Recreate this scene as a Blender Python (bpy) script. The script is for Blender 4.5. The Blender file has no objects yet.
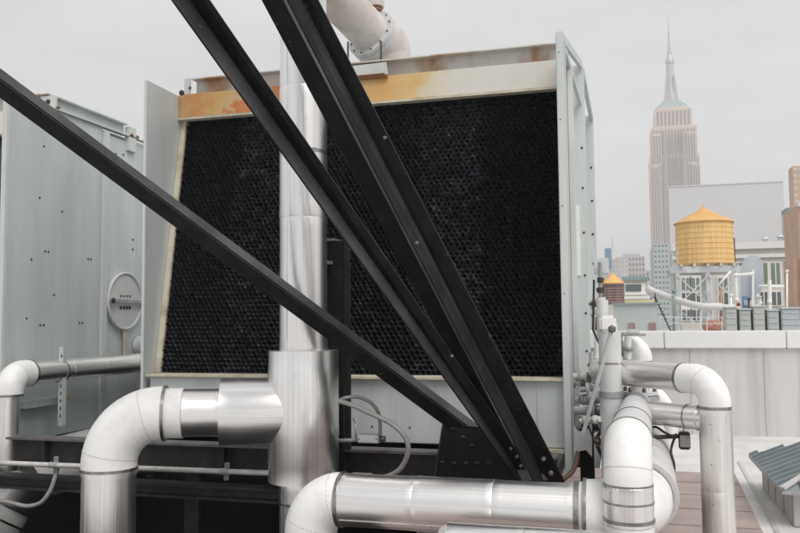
import bpy, bmesh, math, random
from mathutils import Vector, Matrix, Euler, noise as mnoise
random.seed(7)
S = bpy.context.scene
COL = S.collection
rad = math.radians
CZ = 1.7                                     # eye height over the roof

# ---------------------------------------------------------------- camera
F = 800.0
M = (Matrix.Rotation(rad(15.4), 3, 'Z') @ Matrix.Rotation(rad(90 + 3.83), 3, 'X') @ Matrix.Rotation(rad(-0.5), 3, 'Z'))
cam = bpy.data.cameras.new('camera'); co = bpy.data.objects.new('camera', cam); COL.objects.link(co)
co.matrix_world = Matrix.Translation((0, 0, CZ)) @ M.to_4x4()
cam.sensor_width = 36; cam.lens = 36.0; cam.clip_end = 6000; cam.clip_start = 0.05
S.camera = co

def P(px, py, Y):
    d = M @ Vector(((px - 400) / F, -(py - 266.5) / F, -1))
    return Vector((0, 0, CZ)) + d * (Y / d.y)
def PZ(px, py, z=0.0):
    d = M @ Vector(((px - 400) / F, -(py - 266.5) / F, -1))
    return Vector((0, 0, CZ)) + d * ((z - CZ) / d.z)

# ---------------------------------------------------------------- materials
def mat(name, base, rough=.5, metal=0.0, c2=None, scale=4.0, lo=.35, hi=.7, stretch=(1, 1, 1), bump=0.0, bscale=40.0,
        spots=None, sscale=60., slo=.68, shi=.74, uv=False, rvar=0.0, spec=.5, bstretch=None, detail=6, coat=0.0):
    m = bpy.data.materials.new(name); m.use_nodes = True
    n = m.node_tree.nodes; l = m.node_tree.links; b = n['Principled BSDF']
    b.inputs['Roughness'].default_value = rough; b.inputs['Metallic'].default_value = metal
    b.inputs['Specular IOR Level'].default_value = spec
    b.inputs['Coat Weight'].default_value = coat
    b.inputs['Base Color'].default_value = (*base, 1)
    tc = n.new('ShaderNodeTexCoord'); src = tc.outputs['UV' if uv else 'Object']
    def noise(sc, st, det):
        mp = n.new('ShaderNodeMapping'); mp.inputs['Scale'].default_value = st; l.new(src, mp.inputs[0])
        t = n.new('ShaderNodeTexNoise'); t.inputs['Scale'].default_value = sc; t.inputs['Detail'].default_value = det
        t.inputs['Roughness'].default_value = .6
        l.new(mp.outputs[0], t.inputs['Vector']); return t.outputs['Fac']
    def ramp(fac, a, c):
        r = n.new('ShaderNodeMapRange'); r.inputs[1].default_value = a; r.inputs[2].default_value = c
        l.new(fac, r.inputs[0]); return r.outputs[0]
    cur = None
    def mix(fac, a, c):
        x = n.new('ShaderNodeMix'); x.data_type = 'RGBA'; l.new(fac, x.inputs[0])
        if a is None: x.inputs[6].default_value = (*base, 1)
        else: l.new(a, x.inputs[6])
        x.inputs[7].default_value = (*c, 1); return x.outputs[2]
    if c2:
        f = noise(scale, stretch, detail); cur = mix(ramp(f, lo, hi), cur, c2)
    if spots:
        f2 = noise(sscale, (1, 1, 1), 4); cur = mix(ramp(f2, slo, shi), cur, spots)
    if cur: l.new(cur, b.inputs['Base Color'])
    if rvar:
        f3 = noise(scale * 2.3, stretch, 4); mr = n.new('ShaderNodeMapRange')
        mr.inputs[3].default_value = rough - rvar; mr.inputs[4].default_value = rough + rvar
        mr.inputs[1].default_value = .3; mr.inputs[2].default_value = .7
        l.new(f3, mr.inputs[0]); l.new(mr.outputs[0], b.inputs['Roughness'])
    if bump:
        f4 = noise(bscale, bstretch or stretch, 5); bp = n.new('ShaderNodeBump'); bp.inputs['Strength'].default_value = bump
        bp.inputs['Distance'].default_value = .02; l.new(f4, bp.inputs['Height']); l.new(bp.outputs[0], b.inputs['Normal'])
    m['cur'] = 0
    return m

GALV = mat('galvanized_panel', (.60, .64, .64), .45, .1, (.47, .51, .51), 2.6, .38, .78, (1.6, 1.6, .18), .08, 12, (.40, .38, .34), 26, .70, .80, rvar=.08)
GALV2 = mat('weathered_panel', (.53, .575, .58), .5, .05, (.40, .44, .445), 1.8, .36, .74, (1.5, 1.5, .2), .10, 9, (.66, .70, .70), 26, .68, .74)
GALVW = mat('pale_painted_steel', (.62, .64, .62), .45, .1, (.5, .52, .5), 3, .4, .75, (1, 1, .3), .05, 30, (.35, .24, .15), 30, .72, .76)
CREAM = mat('cream_trim', (.62, .58, .46), .6, 0, (.42, .37, .26), 6, .45, .7, (1, 1, 1), .1, 30)
BLACKS = mat('black_painted_steel', (.007, .007, .0075), .42, .0, (.018, .018, .019), 6, .45, .75, (1, 1, 1), .3, 28, (.075, .048, .04), 16, .665, .72, rvar=.08, spec=.14)
RUSTY = mat('dark_weathered_steel', (.012, .011, .011), .6, .0, (.038, .030, .028), 7, .42, .72, (1, 1, 1), .25, 30, (.10, .07, .06), 24, .66, .74)
RUSTT = mat('primer_worn_flange', (.14, .135, .145), .6, 0, (.07, .055, .05), 6, .45, .7, (1, 1, 1), .2, 40)
WHITE = mat('white_pvc_cover', (.80, .80, .79), .42, 0, (.62, .60, .555), 4.5, .5, .85, (1, 1, 1), .05, 9, (.50, .47, .42), 9, .70, .82, rvar=.08)
ALU = mat('aluminium_jacket', (.90, .89, .875), .32, 1, (.74, .73, .715), 9.0, .40, .70, (6, .06, 1), .035, 14,  (.66, .64, .61), 4, .62, .82, uv=True, rvar=.06, bstretch=(3, .4, 1))  # lengthwise colour streaks stand in for reflections along the pipe
ALU2 = mat('worn_steel_jacket', (.88, .865, .84), .36, 1, (.72, .69, .65), 7.0, .42, .68, (6, .15, 1), .04, 12, (.48, .43, .37), 7, .64, .76, uv=True, rvar=.08, bstretch=(3, .6, 1))
BAND = mat('steel_band', (.38, .37, .355), .35, 1, (.25, .24, .23), 20, .4, .6)
CANVAS = mat('canvas_jacket', (.60, .60, .60), .75, 0, (.48, .48, .49), 4, .4, .7, (1, 1, 1), .3, 9)
GREYP = mat('grey_painted_pipe', (.60, .61, .61), .45, 0, (.46, .46, .455), 8, .5, .75, (1, 1, 1), .05, 20)
BEIGEP = mat('beige_fibreglass_pipe', (.64, .60, .565), .42, 0, (.40, .33, .29), 3.5, .45, .78, (1, 1, 1), .05, 14, (.3, .2, .14), 30, .74, .78)
COND = mat('grey_conduit', (.36, .35, .34), .5, .3, (.25, .24, .23), 12)
CONDW = mat('pale_conduit', (.62, .61, .60), .45, .2, (.45, .43, .4), 12)
BOXG = mat('junction_box_grey', (.42, .43, .43), .45, .4, (.3, .3, .3), 14)
FILL = mat('black_pvc_fill', (.020, .022, .027), .34, 0, (.045, .049, .057), 30, .5, .8, (1, 1, 1), .15, 90, (.34, .35, .36), 95, .685, .71, spec=.5)  # pale specks are glints painted into the colour
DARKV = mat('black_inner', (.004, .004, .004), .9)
BOLT = mat('bolt_steel', (.16, .15, .14), .45, .7)
BOLTD = mat('dark_bolt', (.05, .042, .038), .6, .2)
COPPER = mat('rusty_bolt', (.28, .13, .07), .7, .2)
HOSE = mat('brown_hose', (.14, .085, .05), .6)
MEMB = mat('white_roof_membrane', (.66, .65, .64), .7, 0, (.46, .44, .42), 1.6, .45, .8, (1, 1, 1), .1, 14, (.36, .34, .33), 5, .68, .76)
SHADE = mat('shade_dark_roof', (.006, .006, .006), .9, 0, (.016, .015, .015), 4, .5, .7, (1, 1, 1), .3, 40)  # near-black roofing: the shade under the towers is put into its colour
PAVER = mat('brown_paver', (.40, .325, .305), .85, 0, (.31, .25, .235), 3, .35, .7, (1, 1, 1), .25, 90, (.30, .25, .24), 60, .62, .7)
STUCCO = mat('stained_concrete', (.64, .625, .61), .85, 0, (.47, .455, .445), 2.6, .42, .74, (1.8, 1, .12), .2, 30, (.64, .63, .62), 8, .60, .75)
COPING = mat('white_coping', (.80, .80, .79), .4, 0, (.72, .70, .67), 3, .55, .8)
SLATE = mat('grey_seamed_roof', (.23, .27, .285), .42, .3, (.30, .34, .355), 3, .4, .7, (1, 1, 1), .05, 20)
CURB = mat('pale_curb_panel', (.55, .54, .52), .6, 0, (.44, .42, .40), 3, .4, .7)
WOODY = mat('yellow_cedar', (.80, .55, .23), .75, 0, (.62, .38, .14), 2.2, .38, .68, (3, 3, .12), .2, 9)
WOODO = mat('orange_cedar_roof', (.72, .43, .16), .75, 0, (.58, .33, .12), 1.0, .35, .7)
WOODB = mat('brown_cedar', (.32, .21, .19), .8, 0, (.16, .10, .09), 1.2, .35, .7, (3, 3, .35))
TANKST = mat('tank_stand_steel', (.60, .63, .63), .5, .1, (.38, .41, .42), .8)
LIME = mat('pale_limestone', (.66, .53, .42), .8, 0, (.60, .48, .38), .02, .4, .6)
STRIP = mat('dark_window_strip', (.07, .07, .08), .5, 0)
def bands(m, c2, per, frac):
    n = m.node_tree.nodes; l = m.node_tree.links; tc = n.new('ShaderNodeNewGeometry'); sp = n.new('ShaderNodeSeparateXYZ'); l.new(tc.outputs['Position'], sp.inputs[0])
    a = n.new('ShaderNodeMath'); a.operation = 'PINGPONG'; a.inputs[1].default_value = per / 2; l.new(sp.outputs[2], a.inputs[0])
    g = n.new('ShaderNodeMath'); g.operation = 'GREATER_THAN'; g.inputs[1].default_value = per / 2 * frac; l.new(a.outputs[0], g.inputs[0])
    x = n.new('ShaderNodeMix'); x.data_type = 'RGBA'; l.new(g.outputs[0], x.inputs[0]); x.inputs[6].default_value = n['Principled BSDF'].inputs['Base Color'].default_value; x.inputs[7].default_value = (*c2, 1); l.new(x.outputs[2], n['Principled BSDF'].inputs['Base Color'])
bands(STRIP, (.33, .28, .24), 3.75, .62)
TEAL = mat('green_metal_roof', (.22, .31, .32), .5, .2)
SPIRE = mat('grey_spire_metal', (.42, .42, .44), .4, .3)
BLANK = mat('lilac_grey_blank_wall', (.72, .71, .725), .85, 0, (.70, .69, .705), .1, .4, .6)
CREAMB = mat('cream_facade', (.68, .64, .58), .8, 0, (.60, .56, .50), .3, .4, .7)
GLASS = mat('dark_window_glass', (.10, .12, .12), .12, 0, (.12, .15, .14), .5, .4, .6)
GLASSG = mat('greenish_glass', (.18, .28, .25), .15, 0, (.2, .22, .15), .3, .4, .6)
BRICK = mat('orange_brick', (.64, .44, .32), .85, 0, (.56, .37, .27), .8, .4, .7)
GRNBOX = mat('grey_green_metal', (.42, .46, .445), .6, .1, (.36, .40, .385), .5)
BLUEG = mat('blue_grey_panel', (.47, .50, .53), .6, 0, (.31, .37, .42), .6)
GREYB = mat('grey_building', (.52, .50, .52), .8, 0, (.48, .46, .48), .05)
GREENB = mat('pale_green_tower', (.52, .58, .58), .5, 0, (.48, .54, .54), .06)
STREET = mat('city_ground', (.12, .12, .12), .9, 0, (.2, .19, .18), .02)
BLUE = mat('blue_plastic', (.14, .25, .42), .5)
ORANGE = mat('orange_tarp', (.45, .22, .15), .8, 0, (.34, .17, .12), 2)
RED = mat('red_valve_paint', (.38, .12, .11), .5)
RUSTPOST = mat('rusty_post', (.40, .24, .14), .8)
YELLOWS = mat('yellow_label', (.62, .42, .1), .6)
SILVT = mat('silver_tank_metal', (.50, .52, .51), .6, .0, (.36, .37, .36), .8)

def dust_toplight(m, c, lo=.15, hi=.6):  # upward faces paler: dust tone with sky light painted into the colour
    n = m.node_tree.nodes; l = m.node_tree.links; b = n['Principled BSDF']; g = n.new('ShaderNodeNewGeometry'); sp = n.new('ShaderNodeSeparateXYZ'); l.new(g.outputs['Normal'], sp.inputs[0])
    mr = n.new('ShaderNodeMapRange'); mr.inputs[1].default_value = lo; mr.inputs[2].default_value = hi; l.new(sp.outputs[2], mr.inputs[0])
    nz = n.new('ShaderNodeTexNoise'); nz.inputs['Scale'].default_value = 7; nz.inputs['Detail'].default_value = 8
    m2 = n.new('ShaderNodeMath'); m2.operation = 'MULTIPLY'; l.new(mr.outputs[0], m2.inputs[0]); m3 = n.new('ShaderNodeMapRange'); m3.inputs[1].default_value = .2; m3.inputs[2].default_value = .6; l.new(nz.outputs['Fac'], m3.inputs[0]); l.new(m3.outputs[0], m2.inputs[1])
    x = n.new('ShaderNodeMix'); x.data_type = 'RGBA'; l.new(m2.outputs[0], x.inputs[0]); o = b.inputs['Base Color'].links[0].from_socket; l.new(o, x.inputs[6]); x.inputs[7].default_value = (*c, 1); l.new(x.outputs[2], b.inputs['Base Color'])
dust_toplight(BLACKS, (.100, .098, .103), .1, .45); dust_toplight(FILL, (.075, .082, .094), .1, .7)  # sky-lit tops of black steel and fill lips painted paler
def rust_band():
    m = bpy.data.materials.new('cream_band_with_rust'); m.use_nodes = True
    n = m.node_tree.nodes; l = m.node_tree.links; b = n['Principled BSDF']; b.inputs['Roughness'].default_value = .55
    tc = n.new('ShaderNodeTexCoord'); sp = n.new('ShaderNodeSeparateXYZ'); l.new(tc.outputs['Object'], sp.inputs[0])
    cr = n.new('ShaderNodeValToRGB'); e = cr.color_ramp.elements
    mr = n.new('ShaderNodeMapRange'); mr.inputs[1].default_value = 0; mr.inputs[2].default_value = 3.85
    # wobble the coordinate
    nz = n.new('ShaderNodeTexNoise'); nz.inputs['Scale'].default_value = 2.2; nz.inputs['Detail'].default_value = 6
    mp = n.new('ShaderNodeMapping'); mp.inputs['Scale'].default_value = (2.0, 1, 3.0); l.new(tc.outputs['Object'], mp.inputs[0]); l.new(mp.outputs[0], nz.inputs['Vector'])
    ad = n.new('ShaderNodeMath'); ad.operation = 'MULTIPLY_ADD'; ad.inputs[1].default_value = .9; l.new(nz.outputs['Fac'], ad.inputs[0])
    sb = n.new('ShaderNodeMath'); sb.operation = 'SUBTRACT'; sb.inputs[1].default_value = .45; l.new(ad.outputs[0], sb.inputs[0])
    l.new(sp.outputs[0], ad.inputs[2]); l.new(sb.outputs[0], mr.inputs[0]); l.new(mr.outputs[0], cr.inputs[0])
    T = (.60, .37, .13, 1); O = (.62, .19, .035, 1); W = (.66, .645, .59, 1); R_ = (.50, .15, .05, 1); G = (.68, .44, .17, 1)
    stops = [(0, (.58, .34, .13, 1)), (.06, (.56, .25, .08, 1)), (.12, T), (.155, (.62, .42, .22, 1)), (.17, O), (.24, (.6, .27, .09, 1)), (.31, R_), (.42, (.6, .5, .3, 1)), (.50, G), (.56, (.66, .38, .13, 1)), (.64, (.67, .46, .20, 1)), (.69, (.66, .58, .42, 1)), (.74, W), (1, W)]
    e[0].position, e[0].color = stops[0]; e[1].position, e[1].color = stops[-1]
    for p, c in stops[1:-1]:
        x = e.new(p); x.color = c
    n2 = n.new('ShaderNodeTexNoise'); n2.inputs['Scale'].default_value = 5; n2.inputs['Detail'].default_value = 8
    mp2 = n.new('ShaderNodeMapping'); mp2.inputs['Scale'].default_value = (3, 1, .25); l.new(tc.outputs['Object'], mp2.inputs[0]); l.new(mp2.outputs[0], n2.inputs['Vector'])
    r2 = n.new('ShaderNodeMapRange'); r2.inputs[1].default_value = .45; r2.inputs[2].default_value = .75; r2.inputs[4].default_value = .22; l.new(n2.outputs['Fac'], r2.inputs[0])
    mx = n.new('ShaderNodeMix'); mx.data_type = 'RGBA'; l.new(r2.outputs[0], mx.inputs[0]); l.new(cr.outputs[0], mx.inputs[6]); mx.inputs[7].default_value = (.60, .55, .42, 1)
    l.new(mx.outputs[2], b.inputs['Base Color'])
    return m
RBAND = rust_band()
MASTIC = mat('mastic_seam', (.60, .58, .54), .6)
TOPB = mat('rust_streaked_channel', (.62, .61, .58), .6, .0, (.40, .22, .10), 3.2, .50, .70, (1, 1, .4), .1, 20)

# ---------------------------------------------------------------- mesh helpers
def BM(): return bmesh.new()
def box(bm, x0, x1, y0, y1, z0, z1, bev=0.0):
    t = bmesh.new()
    vs = [t.verts.new((x, y, z)) for x in (x0, x1) for y in (y0, y1) for z in (z0, z1)]
    for f in ((0, 1, 3, 2), (4, 6, 7, 5), (0, 4, 5, 1), (2, 3, 7, 6), (0, 2, 6, 4), (1, 5, 7, 3)): t.faces.new([vs[i] for i in f])
    if bev: bmesh.ops.bevel(t, geom=t.edges[:], offset=bev, segments=2, affect='EDGES')
    join(bm, t)
def join(bm, t):
    me = bpy.data.meshes.new('tmp'); t.to_mesh(me); t.free(); bm.from_mesh(me); bpy.data.meshes.remove(me)
def plate(bm, pts, vec):
    """a polygon given thickness along vec"""
    vec = Vector(vec); a = [bm.verts.new(p) for p in pts]; b = [bm.verts.new(Vector(p) + vec) for p in pts]
    bm.faces.new(a); bm.faces.new(b[::-1]); k = len(pts)
    for i in range(k): bm.faces.new((a[i], b[i], b[(i + 1) % k], a[(i + 1) % k]))
    bmesh.ops.recalc_face_normals(bm, faces=bm.faces[:])
def bar(bm, a, b, w, h=None, up=(0, 0, 1)):
    """rectangular bar from a to b; w across, h along up"""
    a = Vector(a); b = Vector(b); h = h or w; d = (b - a).normalized(); u = Vector(up)
    s = d.cross(u)
    if s.length < 1e-4: s = d.cross(Vector((0, 1, 0)))
    s.normalize(); u = s.cross(d)
    c = [s * (w / 2) * i + u * (h / 2) * j for i, j in ((-1, -1), (1, -1), (1, 1), (-1, 1))]
    plate(bm, [a + q for q in c], b - a)
def frames(path):
    T = []
    for i in range(len(path)):
        t = path[min(i + 1, len(path) - 1)] - path[max(i - 1, 0)]; T.append(t.normalized())
    n = T[0].orthogonal().normalized()
    # prefer a stable start
    if abs(T[0].z) < .9: n = (Vector((0, 0, 1)) - T[0] * T[0].z).normalized()
    else: n = (Vector((0, 1, 0)) - T[0] * T[0].y).normalized()
    out = []
    for i, t in enumerate(T):
        if i: n = (n - t * n.dot(t)).normalized()
        out.append((t, n, t.cross(n)))
    return out
def sweep(bm, path, r, seg=32, caps=True, r2=None):
    path = [Vector(p) for p in path]; fr = frames(path); rs = r if isinstance(r, (list, tuple)) else [r] * len(path)
    uvl = bm.loops.layers.uv.get('UVMap') or bm.loops.layers.uv.new('UVMap')
    rings = []; L = [0]
    for i, p in enumerate(path):
        if i: L.append(L[-1] + (p - path[i - 1]).length)
        t, n, b = fr[i]
        rings.append([bm.verts.new(p + (n * math.cos(2 * math.pi * k / seg) + b * math.sin(2 * math.pi * k / seg)) * rs[i]) for k in range(seg)])
    for i in range(len(path) - 1):
        for k in range(seg):
            k2 = (k + 1) % seg
            f = bm.faces.new((rings[i][k], rings[i][k2], rings[i + 1][k2], rings[i + 1][k])); f.smooth = True
            for lp, (u, v) in zip(f.loops, ((k, L[i]), (k + 1, L[i]), (k + 1, L[i + 1]), (k, L[i + 1]))):
                lp[uvl].uv = (u / seg * 2 * math.pi * max(rs[min(1, len(rs) - 1)], .01), v)
    if caps:
        for rg in (rings[0][::-1], rings[-1]):
            f = bm.faces.new(rg)
            for e in f.edges: e.smooth = False
def line(a, b, n=2):
    a = Vector(a); b = Vector(b); return [a.lerp(b, i / (n - 1)) for i in range(n)]
def arc3(a, c, b, R, n=14):
    """fillet at corner c between a and b"""
    a, c, b = Vector(a), Vector(c), Vector(b); u = (a - c).normalized(); v = (b - c).normalized()
    ang = u.angle(v); t = R / math.tan(ang / 2); p = c + u * t; q = c + v * t
    cen = c + (u + v).normalized() * (R / math.sin(ang / 2)); out = []
    e1 = (p - cen); e2 = (q - cen); tot = e1.angle(e2); ax = e1.cross(e2).normalized()
    for i in range(n + 1): out.append(cen + Matrix.Rotation(tot * i / n, 3, ax) @ e1)
    return out, p, q
def smooth_path(pts, n=8):
    pts = [Vector(p) for p in pts]; q = [pts[0]] + pts + [pts[-1]]; out = []
    for i in range(1, len(q) - 2):
        for j in range(n):
            t = j / n; a, b, c, d = q[i - 1], q[i], q[i + 1], q[i + 2]
            out.append(.5 * ((2 * b) + (c - a) * t + (2 * a - 5 * b + 4 * c - d) * t * t + (3 * b - a - 3 * c + d) * t ** 3))
    out.append(pts[-1]); return out

ORG = {}
def thing(name, label, cat, loc, group=None):
    o = bpy.data.objects.new(name, None); COL.objects.link(o); o.location = loc; o.empty_display_size = .1
    o['label'] = label; o['category'] = cat
    if group: o['group'] = group
    ORG[o.name] = Vector(loc); return o
def obj(name, bm, m, parent=None, label=None, cat=None, group=None, kind=None, org=None, flat=False):
    if parent is not None: o0 = ORG[parent.name]
    else: o0 = Vector(org) if org is not None else Vector((0, 0, 0))
    bmesh.ops.translate(bm, verts=bm.verts, vec=-o0)
    bm.normal_update()
    for e in bm.edges:
        if len(e.link_faces) == 2 and e.smooth and e.calc_face_angle(0) > .55: e.smooth = False
    me = bpy.data.meshes.new(name); bm.to_mesh(me); bm.free(); me.materials.append(m)
    o = bpy.data.objects.new(name, me); COL.objects.link(o)
    if parent is not None: o.parent = parent
    else: o.location = o0
    ORG[o.name] = o0
    if label: o['label'] = label
    if cat: o['category'] = cat
    if group: o['group'] = group
    if kind: o['kind'] = kind
    return o
def pbox(name, parent, m, *a, bev=0.0, **k):
    bm = BM(); box(bm, *a, bev=bev); return obj(name, bm, m, parent, **k)
def psweep(name, parent, m, path, r, seg=32, caps=True, **k):
    bm = BM(); sweep(bm, path, r, seg, caps); return obj(name, bm, m, parent, **k)
def pbar(name, parent, m, a, b, w, h=None, up=(0, 0, 1), **k):
    bm = BM(); bar(bm, a, b, w, h, up); return obj(name, bm, m, parent, **k)
def pplate(name, parent, m, pts, vec, **k):
    bm = BM(); plate(bm, pts, vec); return obj(name, bm, m, parent, **k)
def bolt(parent, p, n, r=.012, h=.01, m=None):
    p = Vector(p); n = Vector(n).normalized()
    return psweep('bolt', parent, m or BOLT, [p, p + n * h * .6, p + n * h], [r, r, r * .6], 6)
def band(parent, p, d, r, w=.022, m=None, name='band'):
    p = Vector(p); d = Vector(d).normalized()
    return psweep(name, parent, m or BAND, [p - d * w / 2, p + d * w / 2], r, 36)

def jacket(name, parent, m, a, b, r, every=.62, seg=64, dent=1.0, seam=2.2, r_end=None):
    """insulated straight in sheet-metal: overlapping lengths, dents, a longitudinal lap with screws"""
    a = Vector(a); b = Vector(b); L = (b - a).length; d = (b - a) / L; path = []; rs = []
    n = max(1, round(L / every)); re_ = r_end or r
    for i in range(n):
        s0 = L * i / n; s1 = L * (i + 1) / n; k = 1 + .012 * (i % 2)
        ts = [0, .015] + [j / 10 for j in range(1, 10)] + [.985, .9995]
        for t in ts:
            q = s0 + (s1 - s0) * t; path.append(a + d * q); rs.append((r + (re_ - r) * q / L) * k * (1.012 if t in (.015, .985) else 1))
    path.append(b); rs.append(re_)
    bm = BM(); sweep(bm, path, rs, seg)
    off = Vector((random.uniform(0, 50), random.uniform(0, 50), random.uniform(0, 50)))
    for v in bm.verts:
        q = (v.co - a).dot(d); ax = a + d * q; rr = v.co - ax
        if rr.length < 1e-5: continue
        st = off + rr * 9 + d * q * 2.2; n1 = mnoise.noise(st); n2 = mnoise.noise(off + v.co * 11)
        v.co = ax + rr * (1 + dent * (.010 * n1 + .004 * n2 - .012 * max(0, n2 - .45)))
    o = obj(name, bm, m, parent)
    if m in (ALU, ALU2) and L > .35:
        u = Vector((-.35, -.8, 0)) if abs(d.z) > .8 else Vector((0, -.75, -.62)); u = (u - d * u.dot(d)).normalized()
        if seam: bar_ = BM(); bar(bar_, a + u * r * 1.012 + d * .02, b + u * re_ * 1.012 - d * .02, .022, .004, up=u); obj('lap_seam', bar_, m, parent)
        k = 0; q = .10
        while q < L - .05 and k < 6 and L < 2.5: bolt(parent, a + d * q + u * r * 1.018, u, .0045, .004, BOLT); q += .26; k += 1
    return o
def elbow(parent, a, c, b, R, r, m, ea=.06, eb=.06, name='elbow', n=16, squash=None):
    pts, p, q = arc3(a, c, b, R, n)
    ua = (Vector(a) - Vector(c)).normalized(); ub = (Vector(b) - Vector(c)).normalized()
    full = [p + ua * ea, p + ua * ea * .5] + pts + [q + ub * eb * .5, q + ub * eb]
    e = psweep(name, parent, m, full, [r * (1 + random.uniform(-.004, .004)) for _ in full], 48)
    mi = len(pts) // 2 + 2
    if m is WHITE and r > .09:
        for j_ in ((3, len(pts) - 3) if r > .15 else (4,)):
            band(parent, pts[j_], pts[j_ + 1] - pts[j_ - 1], r * 1.0045, .008, MASTIC, 'mastic_joint')
    band(parent, p + ua * ea, ua, r * 1.03); band(parent, q + ub * eb, ub, r * 1.03)
    return e, p + ua * ea, q + ub * eb

# ================================================================= SETTING
def sheet(name, pts, m, z, thick=None):
    bm = BM(); bm.faces.new([bm.verts.new((x, y, z)) for x, y in pts]); return obj(name, bm, m, kind='structure')
bm = BM(); box(bm, -.28, 9, -6, 12.9, -2.0, 0); obj('roof_floor', bm, MEMB, kind='structure')
bm = BM(); box(bm, -14, -.282, -6, 4.3, -2.0, 0); obj('roof_floor', bm, MEMB, kind='structure')
bm = BM(); box(bm, -14, -.282, 4.302, 12.9, -2.0, -1.3); obj('shade_dark_roof', bm, SHADE, kind='structure')
# low streets far below
sheet('ground', [(-1500, -300), (1500, -300), (1500, 1500), (-1500, 1500)], STREET, -45)
# brown paver walk, a slab per paver row
a0 = PZ(735, 476); a1 = PZ(762, 533)
pt = lambda y: a0.x + (a1.x - a0.x) * (y - a0.y) / (a1.y - a0.y)
bm = BM(); box(bm, -1.2, pt(a0.y) - .03, 2.4, a0.y - .03, .0045, .03); obj('paver_joint', bm, MEMB, kind='structure') if False else bm.free()
bm = BM(); yy = a0.y
while yy > 2.5:
    y2 = yy - .60
    xs = [-1.6, -.5, .75] if False else [-1.6]
    t_ = BM(); plate(t_, [(-1.6, y2 + .035, .004), (pt(y2) , y2 + .035, .004), (pt(yy), yy, .004), (-1.6, yy, .004)], (0, 0, .022)); join(bm, t_)
    yy = y2
obj('paver_path', bm, PAVER, kind='structure')
# membrane flashing strips beside the pavers
bm = BM()
for dx, w in ((.10, .035), (.34, .035)):
    q = [(pt(a0.y + .9) + dx, a0.y + .9), (pt(a0.y + .9) + dx + w, a0.y + .9), (pt(3) + dx + w, 3), (pt(3) + dx, 3)]
    bm.faces.new([bm.verts.new((x, y, .008)) for x, y in q])
obj('membrane_seam', bm, CURB, kind='structure')

# parapet
pw = thing('parapet_wall', 'stained grey concrete parapet wall with white coping at the far edge of the roof', 'wall', (0, 12.5, 0))
pbox('wall', pw, STUCCO, -6, 8.8, 12.5, 12.88, -1.29, 1.25)
for i in range(9):
    x0 = -6 + i * 1.65
    pbox('coping', pw, COPING, x0 + .002, min(x0 + 1.645, 8.8), 12.44, 12.94, 1.25, 1.50 + .002 * (i % 2), bev=.012)
for x in (.95, 1.95, 3.1):
    pbox('joint', pw, CURB, x, x + .018, 12.492, 12.50, .02, 1.24)

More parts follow.
